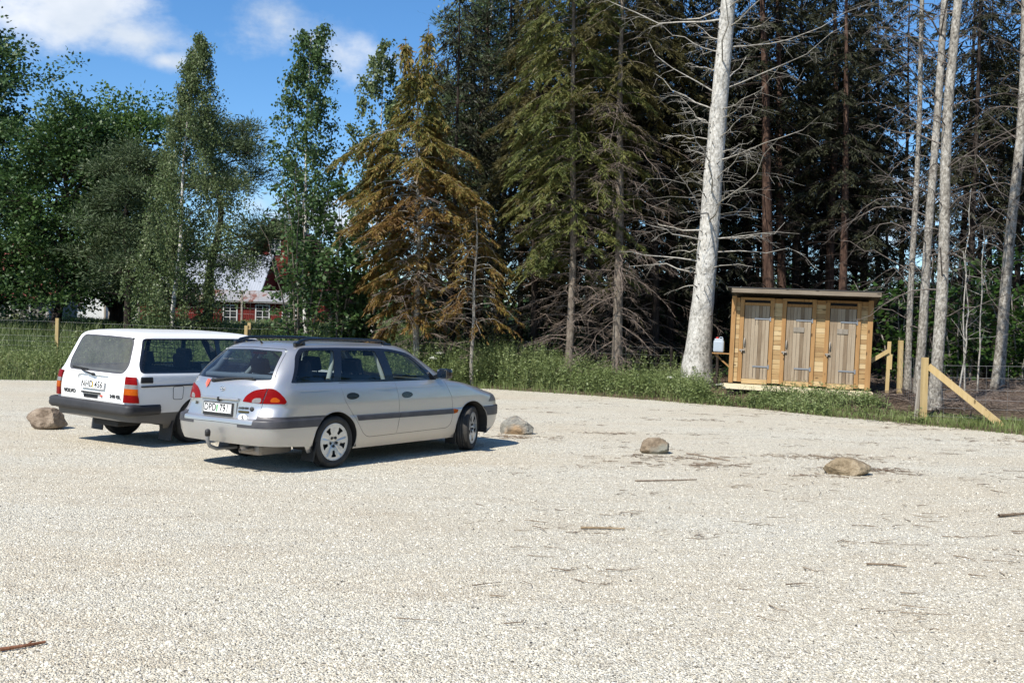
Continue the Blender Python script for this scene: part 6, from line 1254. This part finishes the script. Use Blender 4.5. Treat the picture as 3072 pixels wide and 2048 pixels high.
    # the body leans a little to the right on its springs; the wheels stay on the ground
    for ch in root.children:
        if not ch.name.startswith('wheel'): ch.matrix_local = Matrix.Rotation(tilt, 4, 'X') @ ch.matrix_local
    return root
car_silver = silver_car()
car_white = white_car()
# ================================================================ boulders and fallen twigs on the gravel
from mathutils import noise as mnoise
def boulder(label, px, py, Yd, dims, seed, mt, rz=0.0, cuts=(), flat=.0, sink=.055):
    p = on_ground(px, py) if Yd is None else at(px, py, Yd); bm = bmesh.new(); bmesh.ops.create_icosphere(bm, subdivisions=5, radius=1); off = Vector((seed * 7.3, seed * 3.1, seed)); r = random.Random(seed)
    planes = [(Vector((r.uniform(-1, 1), r.uniform(-1, 1), r.uniform(-.3, 1))).normalized(), r.uniform(.60, .84)) for _ in range(13)] + [(Vector(c[:3]).normalized(), c[3]) for c in cuts]
    for v in bm.verts:
        d = v.co.normalized(); q = d * (1 + .16 * mnoise.noise(d * 1.3 + off))
        for n, h in planes:
            e = q.dot(n) - h
            if e > 0: q -= n * e * .96
        q += d * (.045 * mnoise.noise(d * 3.1 + off) + .030 * mnoise.noise(d * 7 + off) + .016 * mnoise.noise(d * 17 + off)); v.co = Vector((q.x * dims[0] / 2, q.y * dims[1] / 2, q.z * dims[2] / 2))
    zmin = min(v.co.z for v in bm.verts)
    for v in bm.verts: v.co.z -= zmin + sink
    me = bpy.data.meshes.new('boulder'); bm.to_mesh(me); bm.free(); me.polygons.foreach_set('use_smooth', [True] * len(me.polygons)); o = link('boulder', me, mt, None, (p.x, p.y, 0)); o.rotation_euler = (0, 0, rz); tag(o, label, 'boulder', 'boulders along the parking edge')
def rock_mat(name, a, b_, c, vein=None):
    def fn(nt, b):
        t = N(nt, 'ShaderNodeTexCoord').outputs['Object']; n1 = noise_fac(nt, 5, 7, .65, t); n2 = noise_fac(nt, 55, 3, .6, t); n3 = noise_fac(nt, 2.2, 3, .5, t)
        f = N(nt, 'ShaderNodeMath', {0: n1, 1: .75, 2: N(nt, 'ShaderNodeMath', {0: n2, 1: .25}, operation='MULTIPLY').outputs[0]}, operation='MULTIPLY_ADD'); col = ramp(nt, f.outputs[0], [(.38, a), (.5, b_), (.62, c)])
        if vein: col = mixc(nt, ramp(nt, n3, [(.50, (0, 0, 0)), (.62, (.85, .85, .85))]), col, vein)
        nt.links.new(col, b.inputs['Base Color']); bump(nt, b, f.outputs[0], 1.0, .05)
    return mat(name, b_, .9, spec=.25, fn=fn)
RK = dict(pink=rock_mat('brownish_granite', (.12, .088, .062), (.23, .178, .13), (.34, .275, .21)), grey=rock_mat('grey_gneiss', (.12, .115, .10), (.23, .22, .185), (.34, .325, .285), (.32, .215, .12)), tan=rock_mat('tan_granite', (.14, .105, .062), (.25, .195, .125), (.36, .295, .205)), buff=rock_mat('buff_granite', (.12, .09, .06), (.22, .17, .115), (.32, .26, .185), (.20, .20, .165)))
boulder('blocky brownish boulder beside the rear bumper of the white car', 146, 1285, None, (.60, .60, .40), 2, RK['pink'], .4, [(-.7, -.7, .1, .72), (.75, -.6, .1, .70), (0, 0, 1, .82), (.9, .4, 0, .75)])
boulder('flat grey boulder with rusty patches in front of the silver car', 1548, 1300, None, (.62, .46, .36), 5, RK['grey'], -.4, [(-.3, -.5, .8, .55), (.3, -.9, .2, .7)])
boulder('smaller blocky buff boulder between the grey and the tan one', 1965, 1358, None, (.50, .40, .30), 8, RK['buff'], .2, [(-.2, -.9, .4, .62), (0, .1, 1, .75), (.8, -.4, 0, .8)])
boulder('smooth rounded tan boulder nearest the camera at the right', 2536, 1421, None, (.60, .44, .30), 11, RK['tan'], .1)
# fallen twigs: a few bigger ones are things, the rest is litter
M_STK = bark_mat('fallen_twig', (.10, .07, .05), (.20, .15, .105), (.30, .24, .17), (1, 1, 1), 12, .3)
M_PALE = bark_mat('weathered_stick', (.16, .12, .08), (.28, .21, .13), (.38, .30, .2), (1, 1, 1), 12, .3)
def stick(label, a, b, r, m, seed):
    A, B = on_ground(*a), on_ground(*b); rng = np.random.default_rng(seed); c = (A + B) / 2; P = path(np.array(A - c) + [0, 0, r + .004], np.array(B - c) + [0, 0, r + .004], rng.normal(0, .012, 3) * [1, 1, 0], 5); S = []; add_path(S, P, r, r * .7); d = np.array((B - A).normalized()); q = P[3]; s = np.array([-d[1], d[0], 0]); add_path(S, path(q, q + (d * .6 + s * .5) * .08, (0, 0, .01), 2), r * .5, r * .3)
    o = link('fallen_stick', mesh_np('fallen_stick', *sticks(S, 6)), m, None, c); tag(o, label, 'stick', 'larger sticks lying on the gravel')
stick('straight brown stick alone on the gravel right of the middle', (1742, 1587), (1874, 1590), .011, M_PALE, 1)
stick('reddish brown stick at the bottom left corner of the gravel', (0, 1955), (136, 1932), .010, bark_mat('reddish_stick', (.12, .05, .03), (.2, .09, .05), (.28, .14, .09)), 2)
stick('dark thin twig on the gravel left of the tan boulder', (2060, 1362), (2190, 1384), .009, M_STK, 3)
stick('dark crooked branch on the gravel near the right edge', (2996, 1552), (3072, 1546), .016, M_STK, 4)
stick('long dark twig on the gravel in front of the buff boulder', (1905, 1445), (2090, 1441), .009, M_STK, 5)
stick('thin brown twig low on the right part of the gravel', (2600, 1695), (2720, 1703), .008, M_STK, 6)
r = np.random.default_rng(77); S = []
for i in range(380):
    u = r.random(); x = 11.5 * u ** .7 - 1.2 + r.normal(0, .5); y = r.uniform(7.5, 25) if r.random() < .75 else r.uniform(5.5, 9)
    if y > edge_y(x) - .2 or (x < -.5 and y < 17): continue
    cl = int(r.integers(1, 7))
    for j in range(cl):
        a = r.normal(.12, .85); l = r.uniform(.04, .22) * (1.4 if r.random() < .1 else 1); q = np.array([x + r.normal(0, .20), y + r.normal(0, .09), .008 + .012 * r.random()]); d = np.array([math.cos(a), math.sin(a), 0]) * l; add_path(S, path(q - d / 2, q + d / 2, r.normal(0, .015, 3) * [1, 1, .3], 2), r.uniform(.002, .006), .0015)
for i in range(9):                                                   # matted patches of needles and bark
    x = r.uniform(1, 10.5); y = r.uniform(9.5, 21)
    if y > edge_y(x) - .3: continue
    for j in range(34): a = r.normal(.05, 1.0); l = r.uniform(.02, .07); q = np.array([x + r.normal(0, .34), y + r.normal(0, .10), .006 + .01 * r.random()]); d = np.array([math.cos(a), math.sin(a), 0]) * l; S.append((*(q - d), *(q + d), .0045, .003))
for cx, cy in ((1990, 1372), (2440, 1372), (2620, 1412), (2110, 1395), (1560, 1312)):  # dark litter lodged round the boulders
    c = on_ground(cx, cy)
    for j in range(60): a = r.normal(.0, .9); l = r.uniform(.02, .10); q = np.array([c.x + r.normal(0, .42), c.y + r.normal(0, .16), .006 + .012 * r.random()]); d = np.array([math.cos(a), math.sin(a), 0]) * l; S.append((*(q - d), *(q + d), .005, .003))
o = link('twig_litter', mesh_np('twig_litter', *sticks(S, 3)), M_STK); tag(o, 'small dark twigs and needles scattered over the gravel', 'twigs', kind='stuff')
# white umbels flowering in the weeds
fl = mat('white_umbel', (.75, .76, .68), .8); umb = [(1298, 1076, 28.9), (1318, 1060, 29.4), (2160, 1158, 25.6), (1346, 1112, 28.7), (1905, 1135, 28.4), (2010, 1150, 27.5)]
for i, (px, py, Y) in enumerate(umb):
    p = at(px, py, Y); z0 = tz(p.x, Y); h = max(p.z - z0, .3); rng = np.random.default_rng(i); root = empty('umbel_flower', (p.x, Y, z0)); s = MB(); s.tube([(0, 0, -.05), (.01, 0, h * .6), (0, 0, h)], .006, 5)
    c = []; 
    for k in range(14): a = k * 2.4; rr = .012 * k ** .8; e = Vector((rr * math.cos(a), rr * math.sin(a), h + .04 - rr * .25)); s.tube([(0, 0, h - .03), e], .0025, 4); c += [np.array(e) + rng.normal(0, .012, 3) for _ in range(9)]
    s.build('stem', HB, root); c = np.array(c); link('flower_head', mesh_np('flower_head', *leaves(c, rng.normal(0, 1, c.shape) * [1, 1, .2], np.array([[0, 0, 1.]]) + rng.normal(0, .2, c.shape), np.full(len(c), .03), np.full(len(c), .03))), fl, root)
    tag(root, ['white flower head by the windscreen of the silver car', 'white flower head just above and right of the lowest one by the windscreen', 'white flowers at the left corner of the shed platform', 'small white flower right of the windscreen of the silver car', 'white flower in the weeds left of the white dead trunk', 'white flower in the weeds under the white dead trunk'][i], 'flower', 'white umbel flowers')
